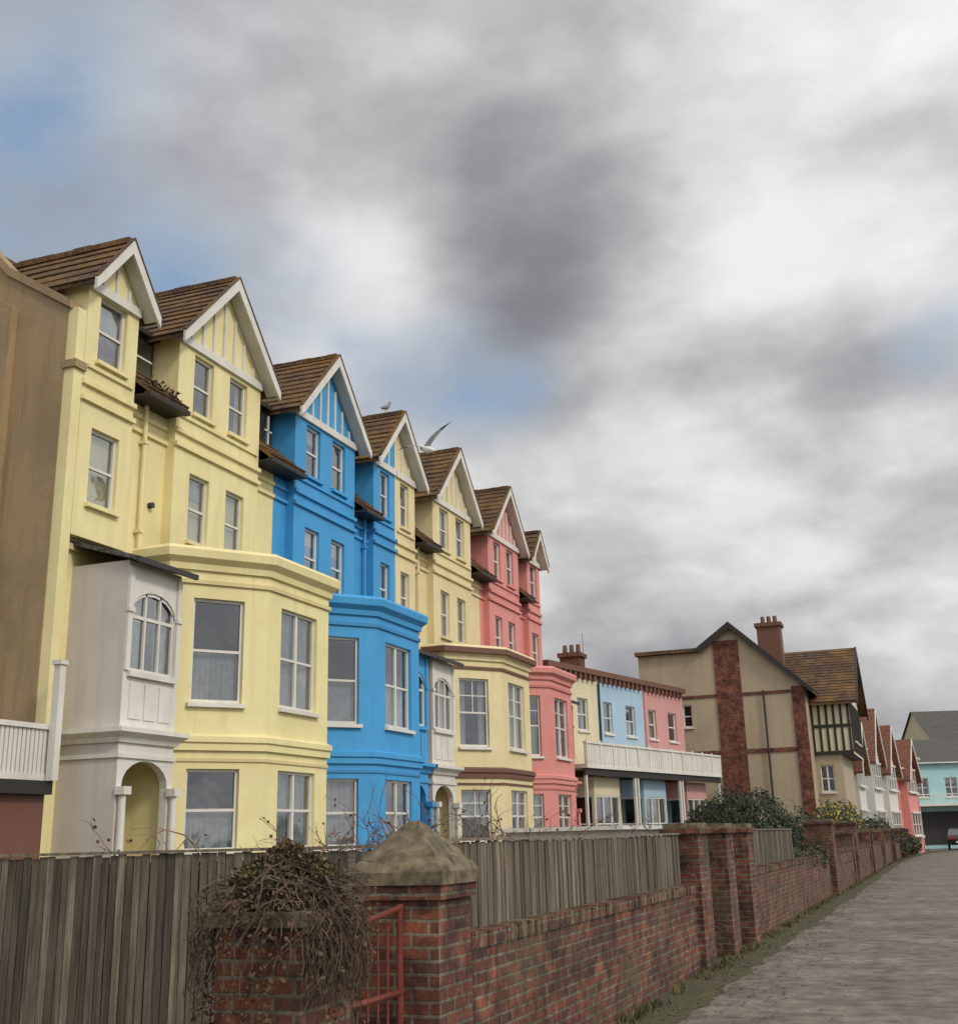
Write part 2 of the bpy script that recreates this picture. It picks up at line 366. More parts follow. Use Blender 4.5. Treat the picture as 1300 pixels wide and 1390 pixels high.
def gable_block(h, yc, half, ya, yb, apex, ez, ehalf, wins, kw, kroof='tile', roof=True, infill=None, sides=(True, True), winw=.72):
    s_ = (apex - ez) / ehalf
    z0 = 6.9
    ztop = 11.78 if apex > 13.2 else 11.7
    ops3 = [(w - winw / 2, w + winw / 2, 10.3, 11.62) for w in wins]
    ops2 = [(w - winw / 2, w + winw / 2, 7.55, 8.98) for w in wins]
    wall(h['walls'], SY, z0, ztop, ops3 + ops2, kw, ya, yb, off=XB)
    for o in ops3 + ops2: window(h, SY, *o, off=XB, bars=0, curt=random.choice(['none', 'half', 'sides', 'blind', 'none']), ksill=kw)
    top = lambda y: apex - .16 - s_ * abs(y - yc)
    pts = [(ya, ztop), (yb, ztop)]
    if yb > yc + .01: pts.append((yb, top(yb)))
    if ya < yc - .01 < yb: pts.append((yc, top(yc)))
    if abs(yb - yc) < .01: pts.append((yb, top(yb)))
    elif abs(ya - yc) < .01: pts.append((ya, top(ya)))
    if ya < yc - .01: pts.append((ya, top(ya)))
    q = []
    for p in pts:
        if not q or (abs(p[0] - q[-1][0]) > 1e-4 or abs(p[1] - q[-1][1]) > 1e-4): q.append(p)
    h['walls'].face([SY.P(u, z, XB) for u, z in q], infill or kw)
    for yy, on in ((ya, sides[0]), (yb, sides[1])):
        if on:
            h['walls'].face([(XB, yy, z0), (XB, yy, ztop + .2), (-17.5, yy, ztop + .2), (-17.5, yy, z0)], kw)
    h['walls'].face([(XB, ya, z0), (XB, yb, z0), (XM, yb, z0), (XM, ya, z0)], kw)
    T = h['gable_timbers']
    sbox(T, SY, ya + .02, yb - .02, ztop - .08, ztop + .1, XB + .002, XB + .07, 'white')
    n = int((yb - ya) / .36)
    for i in range(1, n):
        y = ya + (yb - ya) * i / n
        zt = top(y) - .22
        if zt > ztop + .3: sbox(T, SY, y - .035, y + .035, ztop + .1, zt, XB + .002, XB + .045, 'white')
    for zz in (9.42, 9.72):
        sbox(T, SY, ya - .02, yb + .02, zz, zz + .09, XB + .001, XB + .07, kw)
    sbox(T, SY, ya + .1, yb - .1, 10.08, 10.15, XB + .001, XB + .05, kw)
    if roof:
        xb = -18.2 if apex > 13.2 else -17.0
        xo = -13.42
        Rf = h['gable_roof']
        for sg_ in (-1, 1):
            e = ehalf + .04
            p = [(yc, apex), (yc + sg_ * e, apex - s_ * e), (yc + sg_ * e, apex - s_ * e - .1), (yc, apex - .13)]
            if sg_ > 0: p = p[::-1]
            oprism(Rf, SY, p, xb, xo, kroof)
            courses(Rf, SY, (yc, apex), (yc + sg_ * e, apex - s_ * e), xb, xo - .003, kroof)
            e2 = ehalf + .06
            p = [(yc + sg_ * .001, apex + .03), (yc + sg_ * e2, apex - s_ * e2 + .03), (yc + sg_ * e2, apex - s_ * e2 - .2), (yc + sg_ * (ehalf - .16), apex - s_ * (ehalf - .16) - .25), (yc + sg_ * .001, apex - .27)]
            if sg_ > 0: p = p[::-1]
            oprism(T, SY, p, xo + .002, xo + .06, 'white')
            p = [(yc + sg_ * .001, apex + .075), (yc + sg_ * e2, apex - s_ * e2 + .075), (yc + sg_ * e2, apex - s_ * e2 + .033), (yc + sg_ * .001, apex + .033)]
            if sg_ > 0: p = p[::-1]
            oprism(Rf, SY, p, xo - .02, xo + .08, 'tile')
            oprism(T, SY, [(yc + sg_ * .0, apex - .14), (yc + sg_ * ehalf, apex - s_ * ehalf - .14), (yc + sg_ * ehalf, apex - s_ * ehalf - .16), (yc, apex - .16)], XB + .01, xo - .002, 'white')
        x = xb
        while x < xo - .1:
            sbox(Rf, SY, yc - .1 + R(-.005, .005), yc + .1, apex - .05, apex + .07 + R(-.01, .01), x, min(x + .43, xo), kroof); x += .45

def townhouse(name, y0, y1, kw, ktrim, blocks, bay, porch, bandk=None, kporch='white', gaps=()):
    h = House(name); W = h['walls']
    door = (porch[0] + .4, porch[1] - .35, 0.15, 2.6)
    wall(W, SY, 0, 10.15, [door], kw, y0, y1, off=XM)
    h['front_door'].face([SY.P(door[0], .15, XM - .1), SY.P(door[1], .15, XM - .1), SY.P(door[1], 2.6, XM - .1), SY.P(door[0], 2.6, XM - .1)], kw)
    sbox(h['front_door'], SY, door[0] + .12, door[1] - .12, .25, 2.1, XM - .1, XM - .06, 'white')
    W.face([(-22, y0, 0), (-22, y1, 0), (-22, y1, 10.1), (-22, y0, 10.1)], kw)
    T = h['mouldings']
    for zz in (9.42, 9.72): sbox(T, SY, y0 + .01, y1 - .01, zz, zz + .08, XM + .001, XM + .06, kw)
    sbox(T, SY, y0 + .01, y1 - .01, 6.68, 6.8, XM + .001, XM + .08, ktrim)
    Rf = h['main_roof']
    oprism(Rf, SX, [(14.0, 10.61), (14.0, 10.5), (17.3, 13.5), (22.3, 9.4), (22.3, 9.5), (17.3, 13.62)], y0 + .003, y1 - .003, 'tile')
    courses(Rf, SX, (17.3, 13.62), (14.0, 10.61), y0 + .004, y1 - .004, 'tile')
    sbox(Rf, SY, y0 + .003, y1 - .003, 13.56, 13.7, -17.4, -17.2, 'tile')
    for b_ in blocks: gable_block(h, kw=kw, **b_)
    G = h['eaves_and_dormers']
    for ga, gb in gaps:
        oprism(G, SX, [(13.42, 10.06), (14.0, 10.52), (14.0, 10.63), (13.42, 10.15)], ga, gb, 'tile')
        courses(G, SX, (14.0, 10.63), (13.42, 10.15), ga, gb, 'tile')
        sbox(G, SY, ga, gb, 9.98, 10.07, -13.5, -13.36, 'dark')
        sbox(G, SY, ga, gb, 10.0, 10.04, XM + .002, -13.5, 'dark')
        wd = gb - ga
        if wd > .5:
            sbox(G, SY, ga + .02, gb - .02, 10.6, 11.75, -16, -14.35, 'dark')
            sbox(G, SY, ga, gb, 11.75, 11.85, -16, -14.2, 'dark')
            sbox(G, SY, ga + .1, gb - .1, 10.85, 11.65, -14.35, -14.33, 'room')
            h['window_glass'].face([SY.P(ga + .12, 10.87, -14.32), SY.P(gb - .12, 10.87, -14.32), SY.P(gb - .12, 11.63, -14.32), SY.P(ga + .12, 11.63, -14.32)], 'glass')
            F = h['window_frames']; mid = (ga + gb) / 2
            sbox(F, SY, mid - .025, mid + .025, 10.87, 11.63, -14.315, -14.29, 'white'); sbox(F, SY, ga + .12, gb - .12, 11.22, 11.26, -14.315, -14.29, 'white')
    bl, f0, f1, br = bay
    poly = [(XM, bl), (-13.2, bl), (XF, f0), (XF, f1), (-13.2, br), (XM, br)]
    B = h['bay_walls']
    for i in range(5):
        sg = Seg(poly[i], poly[i + 1]); ops = []
        L = sg.L
        if i == 2: ops = [(L / 2 - .74, L / 2 + .74, 1.5, 2.97), (L / 2 - .74, L / 2 + .74, 4.17, 6.15)]
        elif i in (1, 3) and L > 1.35: w = min(1.02, L * .56); ops = [(L / 2 - w / 2, L / 2 + w / 2, 1.5, 2.97), (L / 2 - w / 2, L / 2 + w / 2, 4.17, 6.15)]
        wall(B, sg, 0, 6.75, ops, kw)
        for j, o in enumerate(ops):
            window(h, sg, *o, nv=2 if i == 2 else 1, curt=random.choice(['sides', 'full', 'half']) if j else random.choice(['full', 'half', 'sides']), bars=1 if kw in ('yellow2', 'pink') else 0)
    C = h['bay_cornice']
    kk = bandk or ktrim
    sweep(C, poly, [(0.002, 6.42), (.05, 6.42), (.05, 6.5), (0.002, 6.5)], kk)
    sweep(C, poly, [(0.002, 6.68), (.06, 6.68), (.08, 6.8), (.2, 6.9), (.22, 7.05), (.16, 7.12), (-.1, 7.16)], kw)
    sweep(C, poly, [(0.002, 3.3), (.06, 3.3), (.06, 3.42), (0.1, 3.45), (.1, 3.55), (.0, 3.6)], kw if not bandk else ktrim)
    sweep(C, poly, [(0.002, 3.1), (.03, 3.1), (.03, 3.16), (0.002, 3.16)], kk)
    sweep(C, poly, [(0.002, 0), (.07, 0), (.07, .55), (.0, .6)], ktrim)
    if bandk: sweep(C, poly, [(.2, 6.86), (.235, 6.88), (.24, 7.02), (.2, 7.06)], bandk)
    C.face([(x, y, 7.1) for x, y in poly], 'slate')
    pa, pb = porch; PX = -12.72
    P_ = h['porch']; fs = Seg((PX, pa), (PX, pb)); L = fs.L
    archwall(P_, fs, 0, L, 0.1, 3.3, .14, L - .14, .1, 2.6, .42, kporch)
    archwall(P_, fs, 0, L, 3.55, 6.4, .16, L - .14, 4.5, 5.55, .38, kporch, thick=.08)
    for zz0, zz1 in ((0, 3.3), (3.55, 6.4)):
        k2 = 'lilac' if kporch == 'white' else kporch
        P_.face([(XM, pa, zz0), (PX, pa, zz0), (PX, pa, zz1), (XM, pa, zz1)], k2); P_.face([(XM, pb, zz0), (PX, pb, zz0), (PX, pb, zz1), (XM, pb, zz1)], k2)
    ins = h['porch_lining']
    for yy in (pa + .02, pb - .02): ins.face([(XM + .01, yy, .1), (PX - .16, yy, .1), (PX - .16, yy, 3.3), (XM + .01, yy, 3.3)], kw)
    pp = [(XM, pa), (PX, pa), (PX, pb), (XM, pb)]
    sweep(P_, pp, [(0.0, 3.3), (.05, 3.3), (.08, 3.38), (.2, 3.46), (.2, 3.54), (0, 3.56)], kporch)
    sweep(P_, pp, [(0.0, 3.05), (.04, 3.05), (.04, 3.12), (0, 3.12)], kporch)
    P_.face([(XM, pa, 3.5), (PX, pa, 3.5), (PX, pb, 3.5), (XM, pb, 3.5)], kporch)
    for u in (.07, L - .07):
        a_ = fs.P(u, .1, .09); P_.tube([a_, (a_[0], a_[1], 2.45)], [.075, .06], kporch, 12)
        sbox(P_, fs, u - .1, u + .1, 2.45, 2.58, .003, .19, kporch); sbox(P_, fs, u - .1, u + .1, .1, .4, .003, .19, kporch)
        sbox(P_, fs, u - .06, u + .06, 4.5, 6.3, .003, .04, kporch); sbox(P_, fs, u - .08, u + .08, 5.5, 5.58, .003, .07, kporch)
    for i in range(3): sbox(P_, fs, .16 + i * (L - .3) / 3 + .04, .16 + (i + 1) * (L - .3) / 3 - .04, 3.7, 4.3, .003, .02, kporch)
    sbox(P_, fs, .1, L - .1, 4.4, 4.49, .003, .08, kporch)
    F = h['window_frames']; ul, ur = .16, L - .14; n0 = -.08
    for i in range(4):
        u = ul + (ur - ul) * i / 3; u = min(max(u, ul + .025), ur - .025); zt = 5.55 + .38 * math.sqrt(max(0, 1 - ((u - (ul + ur) / 2) / ((ur - ul) / 2)) ** 2))
        sbox(F, fs, u - .022, u + .022, 4.5, zt, n0, n0 + .05, 'white')
    sbox(F, fs, ul, ur, 5.42, 5.48, n0, n0 + .045, 'white'); sbox(F, fs, ul, ur, 4.5, 4.56, n0, n0 + .045, 'white')
    A = archpts(ul, ur, 5.55, .38)
    for p, q in zip(A, A[1:]):
        F.face([fs.P(p[0], p[1], n0 + .05), fs.P(q[0], q[1], n0 + .05), fs.P(q[0], q[1] - .06, n0 + .05), fs.P(p[0], p[1] - .06, n0 + .05)], 'white')
    h['window_glass'].face([fs.P(ul, 4.5, n0 + .01), fs.P(ur, 4.5, n0 + .01)] + [fs.P(u, z, n0 + .01) for u, z in A[::-1]], 'glass')
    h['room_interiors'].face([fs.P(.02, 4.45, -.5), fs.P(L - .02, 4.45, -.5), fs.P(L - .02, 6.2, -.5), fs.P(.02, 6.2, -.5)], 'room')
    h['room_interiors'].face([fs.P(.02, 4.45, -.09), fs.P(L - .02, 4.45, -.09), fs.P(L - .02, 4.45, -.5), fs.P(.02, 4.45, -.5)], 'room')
    nn = 14
    for i in range(nn):
        if .3 < i / nn < .7: continue
        ua = ul + (ur - ul) * i / nn; ub = ul + (ur - ul) * (i + 1) / nn
        h['curtains'].face([fs.P(ua, 4.52, -.2 + .03 * (i % 2)), fs.P(ub, 4.52, -.2 + .03 * ((i + 1) % 2)), fs.P(ub, 5.9, -.2 + .03 * ((i + 1) % 2)), fs.P(ua, 5.9, -.2 + .03 * (i % 2))], 'curtain')
    Rr = h['porch_roof']
    oprism(Rr, SX, [(-PX - .22, 6.36), (-PX - .22, 6.44), (13.93, 6.86), (13.93, 6.78)], pa - .12, pb + .12, 'slate')
    sbox(Rr, SY, pa - .12, pb + .12, 6.33, 6.42, PX + .22, PX + .29, 'pipe')
    yp = (pb + .14) if pb < bl else (pa - .14)
    D = h['downpipe']; D.tube([(XM + .1, yp, 10.0), (XM + .1, yp, 3.8), (XM + .1, yp, .1)], .045, kw, 8)
    for zz in (1.5, 3.8, 5.6, 7.4, 9.2): sbox(D, SY, yp - .07, yp + .07, zz, zz + .06, XM + .002, XM + .16, kw)
    return h

WB = lambda c: dict(yc=c, half=1.6, ya=c - 1.6, yb=c + 1.6, apex=13.78, ez=11.8, ehalf=1.86, wins=(c - .68, c + .68))
NB = lambda c: dict(yc=c, half=.75, ya=c - .75, yb=c + .75, apex=12.9, ez=11.74, ehalf=.92, wins=(c,), winw=.8)
h1 = townhouse('yellow_terraced_house', 16.1, 23.3, 'yellow', 'ytrim', [NB(16.92), WB(20.65)], (18.4, 20.0, 22.5, 23.28), (16.55, 18.1), gaps=[(17.69, 19.03), (22.27, 23.29)])
Fk = h1['flank_wall']
oprism(Fk, SX, [(13.93, 0), (22, 0), (22, 10.6), (17.4, 14.1), (16.2, 12.95), (15.4, 12.1), (13.93, 11.15)], 15.9, 16.098, 'sand')
oprism(Fk, SX, [(13.85, 11.12), (15.42, 12.1), (16.2, 12.95), (17.4, 14.1), (17.4, 14.25), (16.15, 13.1), (15.36, 12.24), (13.85, 11.28)], 15.84, 16.12, 'sand')
sbox(Fk, SY, 15.92, 16.16, 0, 11.14, XM - .01, XB + .0, 'yellow')
sbox(Fk, SY, 15.88, 16.2, 9.95, 10.1, XM - .02, XB + .06, 'sand')
sbox(Fk, SX, 15.1, 15.9, 0, 11.3, 15.72, 15.898, 'sand')
oprism(Fk, SX, [(15.1, 11.3), (15.9, 11.3), (15.9, 11.9)], 15.72, 15.898, 'sand')
E = h1['eaves_plants']
for i in range(320):
    c = Vector((-13.6 + R(-.12, .12), random.choice([18.0, 18.35, 18.7]) + random.gauss(0, .12), 10.2 + abs(random.gauss(0, .11))))
    n_ = Vector((R(-1, 1), R(-1, 1), R(-1, 1))).normalized(); t = n_.orthogonal() * .03; b2 = n_.cross(t)
    E.face([c - t, c - b2, c + t, c + b2], random.choice(['leaf', 'deadleaf', 'vine']))
V = h1['wall_vent']; V.tube([(XM + .002, 18.62, 8.05), (XM + .1, 18.62, 8.05)], .06, 'pipe', 12)
h1.done()
sg2 = dict(yc=29.65, half=1.4, apex=13.6, ez=11.82, ehalf=1.62, winw=.6)
h2 = townhouse('blue_terraced_house', 23.3, 29.65, 'blue', 'bluetrim', [WB(25.5), dict(sg2, ya=28.25, yb=29.65, wins=(28.98,), roof=False, sides=(True, False))], (23.4, 24.87, 27.33, 28.0), (28.1, 29.5), kporch='blue', gaps=[(23.31, 23.88), (27.12, 28.23)])
h2.done()
h3 = townhouse('cream_terraced_house', 29.65, 36.9, 'yellow2', 'btrim', [dict(sg2, ya=29.65, yb=31.05, wins=(30.32,), roof=True, sides=(False, True)), WB(34.0)], (31.9, 33.5, 36.05, 36.85), (29.8, 31.4), bandk='btrim', gaps=[(31.07, 32.38), (35.62, 36.89)])
h3.done()
h4 = townhouse('pink_terraced_house', 36.9, 43.3, 'pink', 'ptrim', [WB(38.85), NB(42.2)], (37.0, 38.2, 40.7, 41.7), (41.8, 43.2), kporch='pink', gaps=[(36.91, 37.23), (40.47, 41.43)])
oprism(h4['end_wall'], SX, [(13.93, 0), (22, 0), (22, 10.4), (17.4, 13.9), (13.93, 10.9)], 43.302, 43.5, 'pink')
h4.done()

# ------------------------------------------------------------------ neighbouring balcony building at far left
h = House('neighbouring_balcony_annexe'); ax = -13.38
h['walls'].box((-22, 14.0, 0), (ax - .05, 15.7, 2.45), 'brownwall'); h['roof_slab'].box((-22.2, 13.85, 2.45), (ax + .1, 15.7, 2.66), 'dark')
bl_ = h['balustrade']
fr = Seg((-22, 13.95), (ax, 13.95))
sbox(bl_, fr, 0, fr.L, 2.66, 2.76, -.05, .05, 'white'); sbox(bl_, fr, 0, fr.L, 3.46, 3.54, -.06, .06, 'white')
u = .05
while u < fr.L - .1:
    sbox(bl_, fr, u, u + .07, 2.76, 3.46, -.02, .02, 'white'); u += .095
sd = Seg((ax, 13.95), (ax, 15.7))
sbox(bl_, sd, 0.06, sd.L, 2.66, 2.76, -.05, .05, 'white'); sbox(bl_, sd, 0.06, sd.L, 3.46, 3.54, -.06, .06, 'white')
u = .12
while u < sd.L - .1:
    sbox(bl_, sd, u, u + .07, 2.76, 3.46, -.02, .02, 'white'); u += .095
bl_.box((ax + .07, 15.55, 2.66), (ax + .2, 15.69, 4.5), 'white'); bl_.box((ax + .04, 15.52, 4.5), (ax + .23, 15.7, 4.57), 'white')
h.done()

# ------------------------------------------------------------------ low seaside terrace
A0 = Vector((-14.0, 43.9)); dd = Vector((.2138, .9769)).normalized()
for i, (nm, kw) in enumerate((('cream_balcony_house', 'cream'), ('pale_blue_balcony_house', 'paleblue'), ('dusty_pink_balcony_house', 'pale_pink'))):
    a = A0 + dd * (4.35 * i); b_ = A0 + dd * (4.35 * (i + 1)); sg = Seg(a, b_); h = House(nm); L = sg.L
    ops = [(.5, 1.3, 5.7, 7.0), (2.6, 3.5, 5.7, 7.0)]; g = [(.25, 1.1, .2, 2.6)]
    wall(h['walls'], sg, 0, 8.0, ops + g, kw)
    for o in ops: window(h, sg, *o, nv=1)
    window(h, sg, *g[0], nv=1, sill=False, curt='none')
    h['walls'].face([sg.P(0, 0, -8), sg.P(L, 0, -8), sg.P(L, 8, -8), sg.P(0, 8, -8)], kw)
    h['walls'].face([sg.P(0, 0, 0), sg.P(0, 0, -8), sg.P(0, 8, -8), sg.P(0, 8, 0)], kw); h['walls'].face([sg.P(L, 0, 0), sg.P(L, 0, -8), sg.P(L, 8, -8), sg.P(L, 8, 0)], kw)
    oprism(h['roof'], Seg(a, b_), [(0.003, 8.0), (L - .003, 8.0), (L - .003, 8.22), (0.003, 8.22)], -8, .22, 'btrim')
    u = .1
    while u < L - .1: sbox(h['corbels'], sg, u, u + .16, 7.75, 8.0, .002, .18, 'btrim'); u += .42
    sbox(h['downpipe'], sg, .05, .13, .1, 7.7, .003, .08, 'pipe' if i == 1 else kw)
    B = h['balcony']; sbox(B, sg, 0.002, L - .002, 4.05, 4.2, .01, 1.7, 'white'); sbox(B, sg, 0.002, L - .002, 4.2, 4.95, 1.6, 1.66, 'white'); sbox(B, sg, 0.002, L - .002, 4.95, 5.03, 1.55, 1.72, 'white')
    sbox(B, sg, 0.002, L - .002, 3.8, 4.05, 1.5, 1.62, 'dark')
    j = 0.05
    while j < L - .1: sbox(B, sg, j, j + .16, 4.24, 4.93, 1.661, 1.675, 'white'); j += .2
    for j in range(4): sbox(B, sg, j * L / 4 + .04, j * L / 4 + .12, 4.2, 5.1, 1.676, 1.71, 'white')
    for u in (.08, L - .18): sbox(B, sg, u, u + .1, 0, 3.8, 1.5, 1.6, 'white')
    if i == 2: sbox(B, sg, L - .06, L - .003, 4.2, 4.95, .01, 1.6, 'white')
    q = [sg.P(1.35, 0, 0), sg.P(1.6, 0, 1.1), sg.P(L - .6, 0, 1.1), sg.P(L - .3, 0, 0)]
    q = [(p[0], p[1]) for p in q]
    for j in range(3):
        s2 = Seg(q[j], q[j + 1]); l2 = s2.L; o = (.08, l2 - .08, 1.0, 3.1)
        wall(h['bay'], s2, 0, 3.8, [o], kw if i else 'cream'); window(h, s2, *o, nv=3 if j == 1 else 1, rev=.08, sill=True, curt='sides')
    h.done()

# ------------------------------------------------------------------ tudor style brick house
h = House('mock_tudor_brick_house'); fy = 60.0
FS = Seg((-14, fy), (-5.9, fy)); W = h['walls']
wall(W, FS, 0, 8.5, [(1.7, 2.6, 6.7, 7.8), (6.9, 7.3, .8, 1.8)], 'rough')
window(h, FS, 1.7, 2.6, 6.7, 7.8, nv=2, curt='none')
W.face([FS.P(0, 8.5), FS.P(FS.L, 8.5), FS.P(4.8, 11.6), FS.P(3.2, 10.4), FS.P(0, 10.4)], 'rough')
Bk = h['brick_dressings']
sbox(Bk, FS, 3.9, 5.15, .5, 10.9, .003, .06, 'housebrick'); sbox(Bk, FS, FS.L - .55, FS.L + .05, 0, 8.4, .003, .07, 'housebrick')
sbox(Bk, FS, 0, 3.9, 5.3, 5.5, .003, .05, 'housebrick'); sbox(Bk, FS, 5.15, FS.L - .55, 5.3, 5.5, .003, .05, 'housebrick'); sbox(Bk, FS, 0, FS.L, 0, .9, .003, .04, 'housebrick')
sbox(Bk, FS, 0, 3.9, 8.1, 8.25, .003, .045, 'housebrick'); sbox(Bk, FS, 5.15, FS.L - .55, 8.1, 8.25, .003, .045, 'housebrick')
front = Seg((-5.9, fy), (-5.9, fy + 2.5)); wall(W, front, 0, 8.4, [], 'rough')
h['drainpipe'].tube([FS.P(6.2, 8.3, .12), FS.P(6.2, .2, .12)], .05, 'pipe', 8)
Rf = h['roof']
oprism(Rf, FS, [(4.8, 11.75), (FS.L + .45, 8.2), (FS.L + .45, 8.05), (4.8, 11.58), (3.2, 10.42), (-.1, 10.42), (-.1, 10.6), (3.1, 10.6)], -8, .3, 'tile')
courses(Rf, FS, (4.8, 11.75), (FS.L + .45, 8.2), -8, .29, 'tile')
oprism(Rf, FS, [(4.8, 11.8), (FS.L + .5, 8.2), (FS.L + .5, 7.95), (4.8, 11.45), (3.2, 10.3), (3.1, 10.6)], .302, .36, 'dark')
WS = Seg((-11, 62.4), (-4.6, 62.4))
wall(W, WS, 0, 7.9, [(5.3, 5.95, 3.4, 4.7)], 'rough'); window(h, WS, 5.3, 5.95, 3.4, 4.7, nv=2, curt='none')
WF = Seg((-4.6, 62.4), (-4.6, 69.4)); wall(W, WF, 0, 5.2, [(1.2, 3.2, 1, 2.8), (4.2, 6.2, 1, 2.8)], 'rough'); window(h, WF, 1.2, 3.2, 1, 2.8, nv=3); window(h, WF, 4.2, 6.2, 1, 2.8, nv=3)
JF = Seg((-4.0, 62.3), (-4.0, 69.5)); wall(W, JF, 5.2, 7.9, [(1.6, 3.2, 5.9, 7.3), (4.0, 5.6, 5.9, 7.3)], 'cream'); window(h, JF, 1.6, 3.2, 5.9, 7.3, nv=3); window(h, JF, 4.0, 5.6, 5.9, 7.3, nv=3)
W.face([JF.P(0, 7.9), JF.P(7.2, 7.9), JF.P(3.6, 10.5)], 'cream')
W.face([(-4.0, 62.3, 5.2), (-5.88, 62.3, 5.2), (-5.88, 62.3, 7.9), (-4.0, 62.3, 7.9)], 'cream')
W.face([(-4, 62.3, 5.2), (-5.88, 62.3, 5.2), (-5.88, 69.5, 5.2), (-4, 69.5, 5.2)], 'dark')
Tm = h['timber_framing']; js = Seg((-5.9, 62.3), (-4.0, 62.3))
for zz in (5.2, 6.5, 7.7): sbox(Tm, js, 0, js.L, zz, zz + .16, .003, .05, 'dark')
for i in range(6): sbox(Tm, js, i * js.L / 5.4, i * js.L / 5.4 + .12, 5.36, 7.7, .003, .045, 'dark')
for i in range(13): sbox(Tm, JF, i * .59, i * .59 + .12, 5.3, 7.8, .003, .045, 'dark')
oprism(Rf, SY, [(61.9, 7.75), (66, 10.9), (70.1, 7.75), (70.1, 7.6), (66, 10.7), (61.9, 7.6)], -11, -3.6, 'tile')
courses(Rf, SY, (66, 10.9), (61.9, 7.75), -11, -3.605, 'tile')
oprism(Tm, SY, [(61.8, 7.7), (66, 10.95), (70.2, 7.7), (70.2, 7.4), (66, 10.6), (61.8, 7.4)], -3.598, -3.52, 'dark')
W.face([(-5.9, 69.4, 0), (-12, 69.4, 0), (-12, 69.4, 8), (-5.9, 69.4, 8)], 'rough')
C = h['chimney']; C.box((-8.3, 63.4, 9), (-7.1, 64.4, 12.0), 'btrim'); C.box((-8.4, 63.3, 12.0), (-7.0, 64.5, 12.2), 'btrim')
for i in range(3): C.tube([(-8.0 + i * .32, 63.9, 12.2), (-8.0 + i * .32, 63.9, 12.6)], [.12, .1], 'btrim', 10)
h.done()
h = House('red_roofed_rear_house')
h['walls'].box((-24, 54, 0), (-16.6, 63, 8.2), 'rough')
oprism(h['roof'], SX, [(16.2, 8.2), (20.3, 10.6), (24.4, 8.2)], 53.7, 63.3, 'redtile')
C = h['chimney']; C.box((-17.0, 56, 8.3), (-16.0, 57.0, 10.1), 'housebrick'); C.box((-17.1, 55.9, 10.1), (-15.9, 57.1, 10.3), 'housebrick')
for i in range(3): C.tube([(-16.85 + i * .34, 56.5, 10.3), (-16.85 + i * .34, 56.5, 10.75)], [.13, .1], 'btrim', 10)
C.tube([(-15.95, 56.6, 9.8), (-15.95, 56.6, 11.3)], .015, 'pipe')
h.done()

